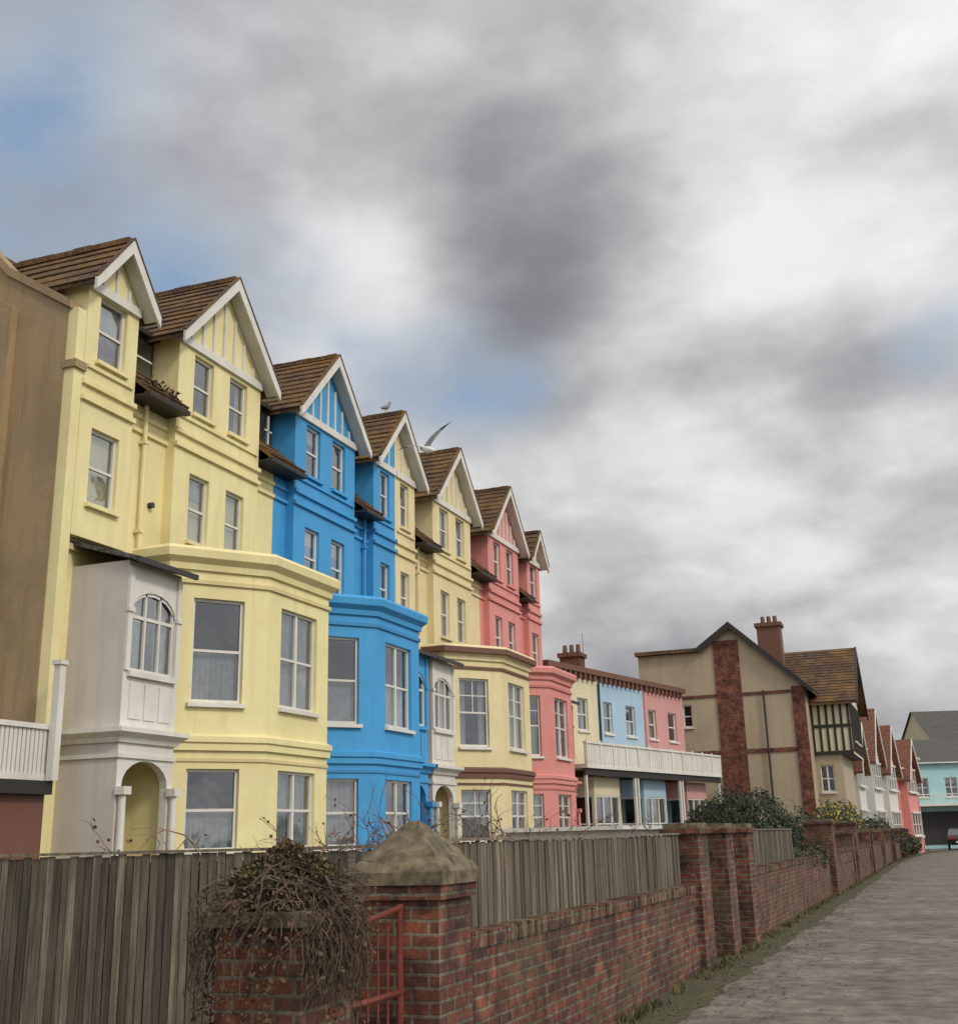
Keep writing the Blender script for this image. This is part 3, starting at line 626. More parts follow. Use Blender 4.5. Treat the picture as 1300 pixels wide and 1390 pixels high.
# ------------------------------------------------------------------ distant houses
def villa(name, p0, p1, depth, eave, ridge, kw, kroof, gable=True, balcony=False, gablek='white', bayk='white', gpos=.5, gws=.36, chim=True):
    h = House(name); sg = Seg(p0, p1); L = sg.L
    ops = []
    n = max(2, int(L / 2.2))
    for i in range(n):
        c = (i + .5) * L / n
        ops += [(c - .5, c + .5, 3.9, 5.4)]
        if eave > 8: ops += [(c - .5, c + .5, 6.6, 8.0)]
        if not balcony: ops += [(c - .5, c + .5, 1.0, 2.6)]
    wall(h['walls'], sg, 0, eave, ops, kw)
    for o in ops: window(h, sg, *o, nv=2)
    for uu in (0, L): h['walls'].face([sg.P(uu, 0, 0), sg.P(uu, 0, -depth), sg.P(uu, eave, -depth), sg.P(uu, eave, 0)], kw)
    h['walls'].face([sg.P(0, 0, -depth), sg.P(L, 0, -depth), sg.P(L, eave, -depth), sg.P(0, eave, -depth)], kw)
    rl = lambda u, n_, z: sg.P(u, z, n_)
    Rf = h['roof']
    a = [rl(-.2, .35, eave - .1), rl(L + .2, .35, eave - .1), rl(L + .2, -depth / 2, ridge), rl(-.2, -depth / 2, ridge)]; Rf.face(a, kroof)
    a = [rl(-.2, -depth - .3, eave - .1), rl(L + .2, -depth - .3, eave - .1), rl(L + .2, -depth / 2, ridge), rl(-.2, -depth / 2, ridge)]; Rf.face(a, kroof)
    for uu in (0, L): h['walls'].face([rl(uu, 0, eave), rl(uu, -depth, eave), rl(uu, -depth / 2, ridge - .1)], kw)
    sbox(h['gutter'], sg, -.2, L + .2, eave - .2, eave - .1, .3, .42, 'white')
    if gable:
        gw = min(L * gws, 2.2); c = L * gpos
        h['walls'].face([rl(c - gw, .5, eave - .6), rl(c + gw, .5, eave - .6), rl(c, .5, ridge - .5)], gablek)
        sbox(h['front_bay'], sg, c - gw + .15, c + gw - .15, 0, eave - .6, .003, .5, bayk)
        for zz in (1.1, 3.9):
            o = (c - gw + .4, c + gw - .4, zz, zz + 1.45)
            window(h, sg, *o, off=.62, rev=.1, nv=3, curt='sides'); sbox(h['front_bay'], sg, o[0] - .05, o[1] + .05, zz + 1.452, zz + 1.55, .5, .64, 'white')
        oprism(Rf, sg, [(c - gw - .25, eave - .9), (c, ridge - .35), (c + gw + .25, eave - .9), (c + gw + .25, eave - 1.05), (c, ridge - .52), (c - gw - .25, eave - 1.05)], -depth / 2, .85, kroof)
        oprism(h['bargeboards'], sg, [(c - gw - .3, eave - .92), (c, ridge - .33), (c + gw + .3, eave - .92), (c + gw + .3, eave - 1.15), (c, ridge - .6), (c - gw - .3, eave - 1.15)], .852, .9, 'white')
    if balcony:
        B = h['balcony']; sbox(B, sg, .1, L - .1, 3.2, 3.35, .003, 1.6, 'white'); sbox(B, sg, .1, L - .1, 4.05, 4.12, 1.5, 1.58, 'white')
        for i in range(int(L / .25)): sbox(B, sg, .15 + i * .25, .19 + i * .25, 3.35, 4.05, 1.52, 1.56, 'white')
        for i in range(4): uu = .1 + i * (L - .35) / 3; sbox(B, sg, uu, uu + .13, 0, 3.2, 1.4, 1.53, 'white')
        sbox(h['shopfront'], sg, .3, L - .3, .3, 2.8, .003, .05, 'dark')
    if chim:
        c = h['chimney']; sbox(c, sg, L - 1.2, L - .3, ridge - 1.2, ridge + .7, -depth / 2 - .4, -depth / 2 + .4, 'housebrick')
        for i in range(2): c.tube([sg.P(L - 1.0 + .4 * i, ridge + .7, -depth / 2), sg.P(L - 1.0 + .4 * i, ridge + 1.1, -depth / 2)], [.14, .11], 'redtile', 8)
    h.done()
villa('cream_bay_villa', (-5.0, 70.2), (-4.75, 74.6), 8, 5.6, 7.8, 'cream', 'redtile', gpos=.4, chim=False)
villa('pale_blue_gabled_villa', (-4.5, 74.9), (-4.1, 79.2), 8, 6.3, 9.0, 'paleblue', 'redtile', gablek='white', bayk='white', gws=.42)
villa('cream_gabled_villa', (-3.9, 79.5), (-3.1, 85.4), 8, 5.8, 8.3, 'cream', 'redtile', gpos=.32, gws=.28)
villa('pink_gabled_villa', (-3.0, 85.8), (-2.3, 90.2), 8, 5.6, 7.8, 'pink', 'redtile', bayk='pink', gablek='pale_pink', gpos=.5, gws=.4, chim=False)
villa('red_villa', (-2.2, 90.5), (-1.9, 93.0), 8, 6.5, 8.4, 'red', 'redtile', gable=False)
villa('turquoise_balcony_house', (-2.8, 103), (8.0, 107), 9, 6.7, 8.7, 'turq', 'slate', gable=False, balcony=True)
villa('cream_seafront_hotel', (-.6, 128), (16, 134), 10, 9.8, 13.2, 'cream', 'slate', gable=False, balcony=True)

# ------------------------------------------------------------------ ground, path
g = MB(); g.face([(-900, -300, 0), (900, -300, 0), (900, 1500, 0), (-900, 1500, 0)], 'ground'); g.make('ground')
def edge(y):   # left path edge, the street bends right at the far end
    return -2.55 + (0 if y < 55 else (y - 55) ** 2 * .0011) + (0 if y < 82 else (y - 82) ** 2 * .018)
p = MB(); ys = [-8 + i * 2 for i in range(58)]
for a, b_ in zip(ys, ys[1:]): p.face([(edge(a), a, .012), (edge(a) + 5.2, a, .012), (edge(b_) + 5.2, b_, .012), (edge(b_), b_, .012)], 'asphalt')
p.make('footpath')
fc = MB(); fc.face([(-1.7, 93.5, .006), (30, 93.5, .006), (30, 102.5, .006), (-1.7, 102.5, .006)], 'asphalt'); fc.make('parking_forecourt')
kb = MB()
for y in [-8 + i * .92 for i in range(98)]:
    e = edge(y) + 5.2; kb.box((e, y, 0), (e + .13, y + .9, .1), 'stone')
kb.make('path_kerb')
vg = MB()
e1 = [R(.0, .16) for _ in range(400)]
yv = [-8 + i * .35 for i in range(290)]
for i, (a, b_) in enumerate(zip(yv, yv[1:])): vg.face([(edge(a) - .5, a, .016), (edge(a) + e1[i], a, .016), (edge(b_) + e1[i + 1], b_, .016), (edge(b_) - .5, b_, .016)], 'verge')
for i in range(9000):
    y = 4 + (i / 9000) ** 1.4 * 76; 
    if noise.noise(Vector((y * .9, 3, 1))) < -.12: continue
    w = abs(random.gauss(0, .13)); x = edge(y) - .42 + w; hh = R(.02, .12) * (1 if w < .2 else .45)
    a = R(0, 6.28); dx, dy = math.cos(a) * .01, math.sin(a) * .01
    vg.face([(x - dx, y - dy, .01), (x + dx, y + dy, .01), (x + R(-.05, .05), y + R(-.05, .05), hh)], random.choice(['moss', 'moss', 'straw']))
vg.make('grass_verge')
ll = MB()
for i in range(1800):
    y = 8 + (i / 1800) ** 1.3 * 50; x = edge(y) + abs(random.gauss(0, .6)) - .1; a = R(0, 6.28); s = R(.012, .032); c, d = math.cos(a) * s, math.sin(a) * s
    z = .022 + R(0, .01); ll.face([(x - c, y - d, z), (x + d * .6, y - c * .6, z + R(0, .012)), (x + c, y + d, z), (x - d * .6, y + c * .6, z + R(0, .012))], random.choice(['deadleaf', 'straw']))
ll.make('fallen_leaves')

# ------------------------------------------------------------------ garden walls
WX = -3.0
def brick_pier(name, x0, x1, y0, y1, z, cap='pyr'):
    mb = MB(); mb.box((x0, y0, 0), (x1, y1, z), 'brick')
    if cap == 'pyr':
        mb.box((x0 - .03, y0 - .03, z - .16), (x1 + .03, y1 + .03, z - .075), 'brick')
        mb.box((x0 - .05, y0 - .05, z - .075), (x1 + .05, y1 + .05, z), 'stone')
        cx, cy = (x0 + x1) / 2, (y0 + y1) / 2; zz = z; n = 9
        B0 = []
        cs = [(x0 - .05, y0 - .05), (x1 + .05, y0 - .05), (x1 + .05, y1 + .05), (x0 - .05, y1 + .05)]
        for i in range(4):
            for k in range(5):
                t = k / 5; B0.append((cs[i][0] * (1 - t) + cs[(i + 1) % 4][0] * t, cs[i][1] * (1 - t) + cs[(i + 1) % 4][1] * t))
        prev = [(a, b_, zz) for a, b_ in B0]
        for i in range(1, n + 1):
            t = i / n; s = 1 - t * .93; hz = zz + .3 * (t ** .85)
            cur = [(cx + (a - cx) * s + R(-.009, .009), cy + (b_ - cy) * s + R(-.009, .009), hz + R(-.007, .007)) for a, b_ in B0]
            for j in range(20): mb.face([prev[j], prev[(j + 1) % 20], cur[(j + 1) % 20], cur[j]], 'stone')
            prev = cur
        mb.face(prev, 'stone')
    else:
        mb.box((x0 - .04, y0 - .04, z), (x1 + .04, y1 + .04, z + .07), 'brick'); mb.box((x0 - .0, y0 - .0, z + .07), (x1 + .0, y1 + .0, z + .13), 'stone')
    return mb.make(name)
def garden_wall(name, y0, y1, z, coping=True, x=WX):
    mb = MB(); mb.box((x - .23, y0, 0), (x, y1, z), 'brick')
    y = y0 + .003
    while y < y1 - .07:
        mb.box((x - .25 + R(-.008, .008), y, z), (x + .02 + R(-.01, .01), y + .068, z + .1 + R(-.008, .006)), random.choice(['brick', 'brick', 'brick', 'stone'])); y += .077
    return mb.make(name)
def board_fence(name, p0, p1, z0, z1, off=0, pitch=.062, cap=True):
    mb = MB(); sg = Seg(p0, p1); u = 0
    while u < sg.L - pitch:
        w = pitch * R(.80, .92); top = z1 + R(-.012, .008) + .006 * math.sin(u * 1.3); n = R(-.008, .008)
        sbox(mb, sg, u, u + w, z0 + R(0, .01), top, n, n + .016, random.choice(['fence', 'fence', 'fence_b', 'fence_c'])); u += pitch * R(.97, 1.03)
    for zz in (z0 + .1, z1 - .14): sbox(mb, sg, 0, sg.L, zz, zz + .06, -.07, -.012, 'fence')
    sbox(mb, sg, 0, sg.L, z0 + .02, z1 - .05, -.085, -.075, 'fence_b')
    k = 0
    while k < sg.L: sbox(mb, sg, k, k + .09, 0, z1 + .0, -.18, -.088, 'fence'); k += 2.3
    if cap: sbox(mb, sg, 0, sg.L, z1 + .012, z1 + .032, -.05, .035, 'fence_c')
    return mb.make(name)
brick_pier('brick_gate_pier', -3.45, -2.92, 6.9, 7.43, 1.42)
garden_wall('brick_garden_wall', 7.44, 15.1, .92)
board_fence('timber_board_fence', (WX - .16, 7.47), (WX - .16, 15.05), 1.0, 1.58)
brick_pier('brick_gate_pier', -3.35, -2.92, 15.1, 15.75, 1.6, 'flat')
brick_pier('brick_gate_pier', -3.35, -2.92, 17.1, 17.7, 1.6, 'flat')
gm = MB(); y = 15.78
while y < 17.05: gm.box((-3.2, y, .08), (-3.17, y + .11, 1.5 + .12 * math.sin((y - 15.78) / 1.3 * math.pi)), 'dark'); y += .125
for zz in (.3, 1.3): gm.box((-3.24, 15.78, zz), (-3.2, 17.07, zz + .1), 'dark')
gm.make('wooden_garden_gate')
brick_pier('brick_gate_pier', -3.35, -2.92, 19.0, 19.6, 1.6, 'flat')
gm = MB(); y = 17.73
while y < 18.95: gm.box((-3.2, y, .08), (-3.17, y + .11, 1.45), 'dark'); y += .125
for zz in (.3, 1.2): gm.box((-3.24, 17.73, zz), (-3.2, 18.97, zz + .1), 'dark')
gm.make('wooden_garden_gate')
garden_wall('brick_garden_wall', 19.6, 32.6, .95)
board_fence('timber_board_fence', (WX - .16, 20.5), (WX - .16, 26.5), 1.05, 1.62)
yy = 32.6
for i in range(6):
    ex = edge(yy) - .4
    brick_pier('brick_gate_pier', ex - .6, ex + .1, yy, yy + .65, 1.75 if i < 2 else 1.5, 'flat')
    L = 8.2
    if yy + L < 86: garden_wall('brick_garden_wall', yy + .65, yy + L - 1.2, 1.0, x=ex + .03); brick_pier('brick_gate_pier', ex - .45, ex + .07, yy + L - 1.2, yy + L - .7, 1.45, 'flat')
    yy += L
board_fence('timber_side_fence', (-16.0, 6.65), (-3.5, 7.55), .05, 1.55, pitch=.066)
gm = MB()
for zz in (.35, .75, 1.12): gm.tube([(-3.15, 5.85, zz), (-3.15, 6.88, zz + (.1 if zz > 1 else 0))], .018, 'gatemetal', 8)
gm.tube([(-3.15, 5.9, .15), (-3.15, 5.9, 1.15)], .02, 'gatemetal', 8); gm.tube([(-3.15, 6.85, .15), (-3.15, 6.85, 1.24)], .02, 'gatemetal', 8)
for i in range(6): gm.tube([(-3.15, 6.03 + i * .13, .35), (-3.15, 6.03 + i * .13, 1.13)], .008, 'gatemetal', 6)
gm.make('rusty_metal_gate')

# vine covered pier
pm = MB(); pm.box((-3.42, 5.3, 0), (-2.95, 5.82, 1.22), 'brick'); pm.box((-3.46, 5.26, 1.22), (-2.91, 5.86, 1.29), 'stone')
pm.make('vine_covered_brick_pier')
vn = MB(); c0 = Vector((-3.2, 5.55, 1.3))
inp = lambda q: q.z < 1.29 and -3.46 < q.x < -2.91 and 5.27 < q.y < 5.85
for i in range(560):
    a = R(0, 6.28); st = c0 + Vector((math.cos(a) * R(0, .28), math.sin(a) * R(0, .3), R(-.02, .12)))
    d = Vector((R(-1, 1), R(-1, 1), R(-.4, .6))).normalized(); pts = [st]; r0 = R(.002, .0065)
    for k in range(11):
        d = (d + Vector((R(-.5, .5), R(-.5, .5), R(-.6, .15)))).normalized(); q = pts[-1] + d * R(.03, .07)
        rel = q - c0
        if rel.xy.length > .46: q = c0 + Vector((rel.x * .87, rel.y * .87, rel.z - .02))
        if q.z > 1.3 + .26 - rel.xy.length * .35: q.z = 1.3 + .24 - rel.xy.length * .35
        if inp(q): q.x = -2.9 if q.x > -3.2 else -3.47
        if q.z < .6: break
        pts.append(q)
    if len(pts) > 2: vn.tube(pts, [r0 * (1 - .6 * j / len(pts)) for j in range(len(pts))], random.choice(['vine', 'stem2']), 3)
for i in range(26):
    a = R(0, 6.28); q = c0 + Vector((math.cos(a) * .25, math.sin(a) * .25, .12)); d = Vector((math.cos(a), math.sin(a), R(.2, 1))).normalized(); pts = [q]
    for k in range(6): d = (d + Vector((R(-.3, .3), R(-.3, .3), R(-.4, .1)))).normalized(); q = q + d * .045; pts.append(q)
    vn.tube(pts, [.003, .003, .0025, .0025, .002, .002, .0015], 'vine', 3)
for i in range(24000):
    a = R(0, 6.28); rr = abs(random.gauss(0, .26)); 
    if rr > .54: continue
    lump = .05 * math.sin(a * 3 + 1) + .04 * math.sin(a * 5)
    zt = 1.55 + lump - rr * .45
    z = zt - abs(random.gauss(0, .16)) if rr < .3 else zt - R(0, .72)
    if z < 1.1 and noise.noise(Vector((a * 1.5, z * 4, 2))) < 0: continue
    p_ = Vector((-3.19 + math.cos(a) * rr * .88, 5.55 + math.sin(a) * rr * .98, z))
    if inp(p_): continue
    n = Vector((R(-1, 1), R(-1, 1), R(-1, 1))).normalized(); t = n.orthogonal().normalized() * R(.005, .014); b2 = n.cross(t) * R(.7, 1.6)
    vn.face([p_ - t, p_ - b2, p_ + t, p_ + b2], random.choice(['deadleaf', 'deadleaf', 'deadleaf', 'vine', 'straw' if p_.z > 1.42 else 'vine', 'moss' if p_.z > 1.36 else 'deadleaf']))
vn.make('dead_vine_tangle')

# ------------------------------------------------------------------ shrubs
def bare_shrub(name, cx, cy, w, hgt, n, k='stem', z0=.0, th=1.0, leaves=0):
    mb = MB(); tips = []
    def grow(p, d, r, ln, lev):
        pts = [p]; q = p
        for j in range(5):
            d = (d + Vector((R(-.28, .28), R(-.28, .28), R(-.24, .10)))).normalized(); q = q + d * ln / 5; pts.append(q)
        mb.tube(pts, [r * (1 - .1 * j) for j in range(6)], k if random.random() < .7 else 'stem2', 3)
        tips.extend(pts[2:])
        if lev > 0:
            for _ in range(random.choice([2, 3])):
                s = pts[random.choice([2, 3, 4, 5])]; grow(s, (d + Vector((R(-.9, .9), R(-.9, .9), R(-.35, .5)))).normalized(), r * .68, ln * R(.45, .75), lev - 1)
    for i in range(n):
        a = R(0, 6.28); rr = R(0, 1) * w * .5
        grow(Vector((cx + math.cos(a) * rr * .6, cy + math.sin(a) * rr, z0)), Vector((math.cos(a) * .5 + R(-.3, .3), math.sin(a) * .5 + R(-.3, .3), 1.2)).normalized(), R(.009, .016) * th, hgt * R(.6, 1.0), 3)
    for i in range(leaves):
        p_ = random.choice(tips) + Vector((R(-.04, .04), R(-.04, .04), R(-.04, .04)))
        if p_.z < .9: continue
        n_ = Vector((R(-1, 1), R(-1, 1), R(-1, 1))).normalized(); t = n_.orthogonal().normalized() * R(.01, .025); b2 = n_.cross(t)
        mb.face([p_ - t, p_ - b2, p_ + t, p_ + b2], random.choice(['deadleaf', 'stem', 'deadleaf']))
    mb.make(name)
for (x, y, w, hh, n) in ((-5.4, 9.4, 1.3, 1.3, 30), (-4.9, 10.2, 1.6, 1.25, 36), (-4.7, 11.6, 2.0, 1.22, 48), (-4.9, 13.0, 2.2, 1.28, 52), (-4.8, 14.8, 2.4, 1.25, 52), (-4.7, 16.8, 2.6, 1.2, 46), (-6.4, 12.2, 2, 1.35, 40), (-6.5, 15.0, 2.2, 1.35, 38)):
    bare_shrub('bare_garden_shrub', x, y, w, hh, n, th=1.05, leaves=700)

def leafy(name, blobs, n, keys, ls=.05, stems=True, lump=.35):
    mb = MB()
    for (cx, cy, cz, rx, ry, rz) in blobs:
        if stems:
            for i in range(10):
                e = Vector((cx + R(-.6, .6) * rx, cy + R(-.6, .6) * ry, cz + R(-.2, .6) * rz)); s = Vector((cx + R(-.1, .1), cy + R(-.1, .1), 0))
                mb.tube([s, (s + e) / 2 + Vector((R(-.1, .1), R(-.1, .1), .1)), e], [.025, .018, .008], 'vine', 4)
        for i in range(n):
            d = Vector((random.gauss(0, 1), random.gauss(0, 1), random.gauss(0, 1))).normalized()
            f = 1 + lump * noise.noise(d * 2.6 + Vector((cx, cy, cz))) + .15 * noise.noise(d * 7)
            rr = f * (R(.55, 1.0) ** .45); p_ = Vector((cx + d.x * rx * rr, cy + d.y * ry * rr, cz + d.z * rz * rr))
            if p_.z < .03: continue
            n_ = (d + Vector((R(-.8, .8), R(-.8, .8), R(-.8, .8)))).normalized(); t = n_.orthogonal().normalized() * ls * R(.5, 1); b2 = n_.cross(t) * R(.8, 1.5)
            mb.face([p_ - t, p_ - b2, p_ + t, p_ + b2], random.choice(keys))
    mb.make(name)
leafy('evergreen_hedge_bush', [(-4.75, 30.5, 1.42, 1.35, 1.8, 1.22), (-5.5, 31.5, 1.25, 1.1, 1.5, 1.12)], 13000, ['leaf', 'leaf', 'leaf', 'leaf', 'leaf2'], .035, lump=.16)
leafy('trailing_wall_shrub', [(-3.25, 28.6, .95, .32, 1.2, .3), (-3.2, 31.0, .95, .3, .9, .3)], 1600, ['leaf2', 'moss', 'leaf'], .03)
leafy('yellow_forsythia_bush', [(-4.2, 50, 1.6, 1.0, 1.5, 1.1)], 2200, ['yellowflower', 'leaf2', 'moss'], .06)
leafy('garden_shrub', [(-4.5, 40, 1.2, 1.1, 1.8, 1.0)], 2600, ['leaf', 'leaf2'], .05)
leafy('garden_shrub', [(-4.6, 57, 1.4, 1.2, 2.0, 1.3), (-3.6, 66, 1.2, .9, 1.8, 1.0)], 2000, ['leaf', 'leaf2'], .07)
leafy('garden_shrub', [(-2.9, 74, .7, .7, 2.0, .8), (-2.5, 81, .6, .7, 2.0, .6)], 1400, ['leaf', 'leaf2'], .07)
bare_shrub('bare_garden_shrub', -4.2, 36.5, 1.5, 1.6, 16)
bare_shrub('bare_garden_shrub', -4.4, 45, 2.0, 1.8, 16)

gh = MB(); gh.box((-8.8, 24.5, 0), (-6.4, 29.5, 1.72), 'white'); gh.box((-9.0, 24.3, 1.72), (-6.2, 29.7, 1.8), 'white')
for i in range(9): gh.box((-6.398, 24.7 + i * .52, .2), (-6.37, 24.74 + i * .52, 1.6), 'lilac')
gh.make('white_garden_shed')

# ------------------------------------------------------------------ parked car (hatchback)
def car(name, x, y):
    e = empty(name); mb = MB()
    prof = [(-2.0, .35), (-2.05, .75), (-1.9, .95), (-1.55, 1.05), (-1.35, 1.4), (-.9, 1.5), (.3, 1.47), (.95, 1.0), (1.75, .88), (2.0, .7), (2.02, .35)]
    hw = lambda z: .84 if z < 1.0 else .84 - (z - 1.0) * .4
    n = len(prof)
    for i in range(n):
        a, b_ = prof[i], prof[(i + 1) % n]
        mb.face([(x - hw(a[1]), y + a[0], a[1]), (x + hw(a[1]), y + a[0], a[1]), (x + hw(b_[1]), y + b_[0], b_[1]), (x - hw(b_[1]), y + b_[0], b_[1])], 'glass' if i in (3, 6) else 'carpaint')
    for s in (-1, 1): mb.face([(x + s * hw(z), y + a, z) for a, z in prof], 'carpaint')
    for s in (-1, 1): mb.box((x + s * .55 - .15, y - 2.08, .75), (x + s * .55 + .15, y - 2.03, .95), 'carred')
    mb.box((x - .3, y - 2.08, .5), (x + .3, y - 2.05, .62), 'white')
    mb.make('body', e); w = MB()
    for s in (-1, 1):
        for yy in (-1.3, 1.3): w.tube([(x + s * .72, y + yy, .32), (x + s * .88, y + yy, .32)], .32, 'tyre', 18)
    w.make('wheels', e)
car('parked_hatchback_car', .5, 97)

# ------------------------------------------------------------------ gulls
def skin_body(name, pts, rads, mat, parent):
    me = bpy.data.meshes.new(name); me.from_pydata([tuple(p) for p in pts], [(i, i + 1) for i in range(len(pts) - 1)], [])
    o = bpy.data.objects.new(name, me); scene.collection.objects.link(o); o.parent = parent
    md = o.modifiers.new('skin', 'SKIN')
    for i, r in enumerate(rads): me.skin_vertices[0].data[i].radius = (r, r)
    me.skin_vertices[0].data[1].use_root = True
    o.modifiers.new('sub', 'SUBSURF').levels = 2; o.modifiers['sub'].render_levels = 2
    me.materials.append(M[mat])
    md.use_smooth_shade = True
    return o
e = empty('flying_seagull'); P0 = Vector((-9.56, 22.35, 9.72)); Rv = Vector((.936, .351, 0)); Fv = Vector((-.33, .88, .3)).normalized(); U = Vector((0, 0, 1))
D = (Rv * .6 - Fv * .78 + U * -.12).normalized()
skin_body('body', [P0 - D * .27, P0 - D * .16, P0 - D * .02, P0 + D * .1, P0 + D * .19, P0 + D * .25], [.03, .06, .085, .072, .048, .04], 'gullwhite', e)
bk = MB(); bk.tube([P0 + D * .27, P0 + D * .34 - U * .01], [.014, .004], 'beak', 6); bk.make('beak', e)
tl = MB(); sd_ = D.cross(U).normalized(); tl.face([P0 - D * .25 - sd_ * .02, P0 - D * .25 + sd_ * .02, P0 - D * .4 + sd_ * .07, P0 - D * .42, P0 - D * .4 - sd_ * .07], 'gullwhite'); tl.make('tail', e)
def wing(nm, root, wrist, tip, back):
    w = MB(); S = []
    n = 12
    for i in range(n + 1):
        t = i / n
        p_ = (root * (1 - t) ** 2 + wrist * 2 * t * (1 - t) + tip * t * t); ch = .21 * (1 - t ** 2.4) + .015
        S.append((p_, p_ - back * ch * .5 + U * .012, p_ - back * ch, t))
    for a, b_ in zip(S, S[1:]):
        k = 'gulldark' if a[3] > .6 else 'gullgrey'
        w.face([a[0], b_[0], b_[1], a[1]], k); w.face([a[1], b_[1], b_[2], a[2]], k)
    w.make(nm, e, True)
wing('raised_wing', P0 + U * .03 + Rv * .04, P0 + Rv * .2 + U * .36, P0 + Rv * .53 + U * .62, D)
wing('spread_wing', P0 + U * .03 - Rv * .04, P0 - Rv * .3 + U * .14, P0 - Rv * .62 + U * .0, D)
e = empty('perched_seagull'); B0 = Vector((-14.0, 29.65, 13.86)); D = Vector((.25, .95, .2)).normalized()
skin_body('body', [B0 - D * .22 + U * -.02, B0 - D * .1, B0 + D * .04 + U * .02, B0 + D * .14 + U * .08, B0 + D * .17 + U * .17, B0 + D * .2 + U * .2], [.02, .06, .085, .055, .04, .035], 'gullgrey', e)
g_ = MB(); g_.tube([B0 + D * .22 + U * .2, B0 + D * .3 + U * .185], [.014, .004], 'beak', 6)
for s in (-.03, .03): g_.tube([B0 + Vector((s, 0, -.05)), B0 + Vector((s, 0, -.2))], .008, 'beak', 5)
g_.make('beak_and_legs', e)

# ------------------------------------------------------------------ world / sky
w = bpy.data.worlds.new("World"); scene.world = w; w.use_nodes = True; nt = w.node_tree
bg = nt.nodes['Background']; bg.inputs[1].default_value = .1
sun_az, sun_el = math.radians(112), math.radians(38)
sd3 = Vector((math.sin(sun_az) * math.cos(sun_el), math.cos(sun_az) * math.cos(sun_el), math.sin(sun_el)))
sky = nt.nodes.new("ShaderNodeTexSky"); sky.sky_type = 'NISHITA'; sky.sun_disc = False; sky.sun_elevation = sun_el; sky.sun_rotation = sun_az
tc = nt.nodes.new("ShaderNodeTexCoord"); gen = tc.outputs['Generated']
def vm(op, a, b_=None, s=None):
    n = nt.nodes.new("ShaderNodeVectorMath"); n.operation = op
    for i, v in enumerate((a, b_)):
        if v is None: continue
        if hasattr(v, 'links'): nt.links.new(v, n.inputs[i])
        else: n.inputs[i].default_value = v
    if s is not None:
        if hasattr(s, 'links'): nt.links.new(s, n.inputs[3])
        else: n.inputs[3].default_value = s
    return n
def mt(op, a, b_=None, c=None, clamp=False):
    n = nt.nodes.new("ShaderNodeMath"); n.operation = op; n.use_clamp = clamp
    for i, v in enumerate((a, b_, c)):
        if v is None: continue
        if hasattr(v, 'links'): nt.links.new(v, n.inputs[i])
        else: n.inputs[i].default_value = v
    return n.outputs[0]
sep = nt.nodes.new("ShaderNodeSeparateXYZ"); nt.links.new(gen, sep.inputs[0])
den = mt('ADD', mt('MAXIMUM', sep.outputs[2], 0), .5)
cmb = nt.nodes.new("ShaderNodeCombineXYZ"); nt.links.new(mt('DIVIDE', sep.outputs[0], den), cmb.inputs[0]); nt.links.new(mt('DIVIDE', sep.outputs[1], den), cmb.inputs[1])
nt.links.new(mt('MULTIPLY', sep.outputs[2], 1.2), cmb.inputs[2])
def nz(vec, sc, det, ro, dist=0):
    n = nt.nodes.new("ShaderNodeTexNoise"); n.inputs['Scale'].default_value = sc; n.inputs['Detail'].default_value = det; n.inputs['Roughness'].default_value = ro; n.inputs['Distortion'].default_value = dist
    nt.links.new(vec, n.inputs['Vector']); return n
big = nz(cmb.outputs[0], 3.2, 6, .5, .25); wis = nz(cmb.outputs[0], 8.5, 6, .5, .2)
wv = nz(gen, 4.0, 4, .5); off = vm('SCALE', vm('SUBTRACT', wv.outputs[1], (.5, .5, .5)).outputs[0], None, .2).outputs[0]
dirw = vm('NORMALIZE', vm('ADD', gen, off).outputs[0]).outputs[0]
def blob(az, el, s):
    az, el = math.radians(az), math.radians(el); v_ = (-math.sin(az) * math.cos(el), math.cos(az) * math.cos(el), math.sin(el))
    d = vm('DOT_PRODUCT', dirw, v_).outputs['Value']
    return mt('EXPONENT', mt('DIVIDE', mt('SUBTRACT', d, 1), s * s))
val = mt('MULTIPLY_ADD', big.outputs[0], .75, .0); val = mt('MULTIPLY_ADD', wis.outputs[0], .6, val); val = mt('SUBTRACT', val, .12)
for az, el, s, wt in ((16.5, 30, .08, -.22), (13, 27, .05, -.1), (18, 25.5, .05, -.14), (2, 19.5, .06, -.2), (-1, 21, .04, -.1), (9, 21, .05, -.04), (36, 35, .1, -.06), (30, 33, .06, -.05),
                      (28, 28, .05, .30), (31, 22, .06, .26), (7, 25.5, .05, .28), (4, 28, .05, .12), (20.5, 18, .06, .22), (12, 19, .05, .12), (7, 16, .05, .1), (4, 13, .06, .16), (14, 13, .06, .08), (9.5, 36, .07, .15), (22, 37, .06, .1), (-2, 31, .09, .14), (-3, 16, .03, .12)):
    val = mt('MULTIPLY_ADD', blob(az, el, s), wt, val)
cr = nt.nodes.new("ShaderNodeValToRGB"); e_ = cr.color_ramp.elements
st = [(.10, (.205, .205, .225)), (.32, (.31, .31, .333)), (.5, (.45, .45, .465)), (.66, (.62, .617, .615)), (.86, (.88, .87, .85))]
while len(e_) < len(st): e_.new(.5)
for i, (p_, c) in enumerate(st): e_[i].position = p_; e_[i].color = (*c, 1)
cr.color_ramp.interpolation = 'B_SPLINE'
nt.links.new(val, cr.inputs[0])
bm = None
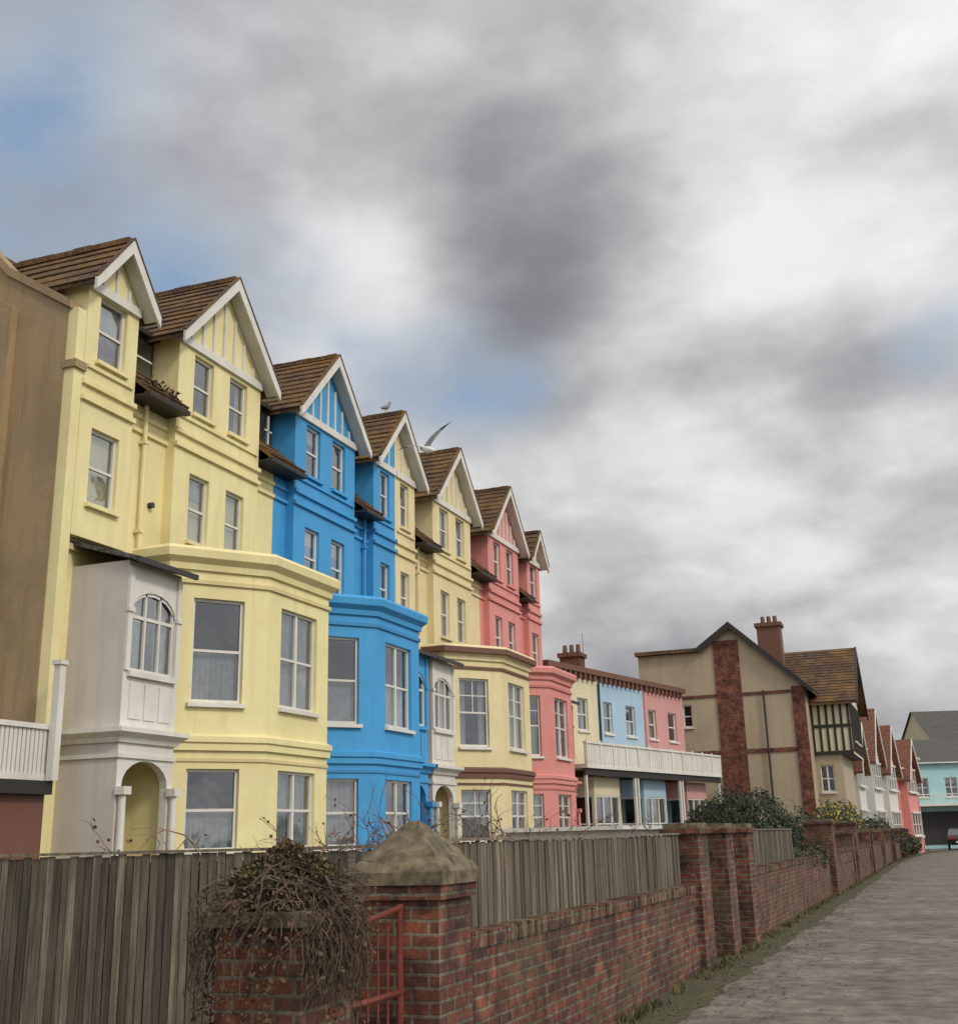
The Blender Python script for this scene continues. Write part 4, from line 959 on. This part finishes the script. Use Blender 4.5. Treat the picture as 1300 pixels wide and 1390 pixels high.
for az, el, s, wt in ((25.5, 22.6, .03, .75), (21.5, 22.4, .028, .8), (18, 22.2, .022, .6), (44, 28, .075, .85), (34.5, 26.5, .045, .65), (-3.2, 21.5, .026, .6), (42, 37, .06, .6), (29, 24, .02, .3)):
    q = mt('MULTIPLY', blob(az, el, s), wt); bm = q if bm is None else mt('ADD', bm, q)
bm = mt('MULTIPLY', bm, mt('MULTIPLY_ADD', wis.outputs[0], 2.6, -.4), clamp=True)
skyc = mixc(nt, .7, sky.outputs[0], (3.1, 4.4, 6.1))
cl10 = vm('SCALE', cr.outputs[0], None, 10.0).outputs[0]
dsun = vm('DOT_PRODUCT', gen, tuple(sd3)).outputs['Value']
boost = mt('MULTIPLY_ADD', mt('MAXIMUM', dsun, 0), 1.4, 1.0)
cl10 = vm('SCALE', cl10, None, boost).outputs[0]
fin = mixc(nt, bm, cl10, skyc)
nt.links.new(fin, bg.inputs[0])
sl = bpy.data.lights.new('sun', 'SUN'); sl.energy = 1.5; sl.angle = math.radians(10); sl.color = (1, .93, .80)
so = bpy.data.objects.new('sun', sl); scene.collection.objects.link(so); so.rotation_euler = (-sd3).to_track_quat('-Z', 'Y').to_euler()

# ------------------------------------------------------------------ camera
p_, ps, ro = math.radians(17.0), math.radians(20.56), math.radians(1.5)
Fw = Vector((-math.sin(ps) * math.cos(p_), math.cos(ps) * math.cos(p_), math.sin(p_))); R0 = Vector((math.cos(ps), math.sin(ps), 0)); U0 = R0.cross(Fw)
cr_ = R0 * math.cos(ro) - U0 * math.sin(ro); cu = U0 * math.cos(ro) + R0 * math.sin(ro)
mt4 = Matrix((cr_, cu, -Fw)).transposed().to_4x4(); mt4.translation = Vector((0, 0, 1.6))
cd = bpy.data.cameras.new('camera'); co = bpy.data.objects.new('camera', cd); scene.collection.objects.link(co); co.matrix_world = mt4
cd.sensor_fit = 'VERTICAL'; cd.sensor_height = 24; cd.lens = 24 * 1600 / 1390; cd.shift_y = -45 / 1390; cd.clip_end = 3000; cd.clip_start = .1
scene.camera = co
scene.view_settings.view_transform = 'Standard'; scene.view_settings.look = 'None'; scene.view_settings.exposure = 0
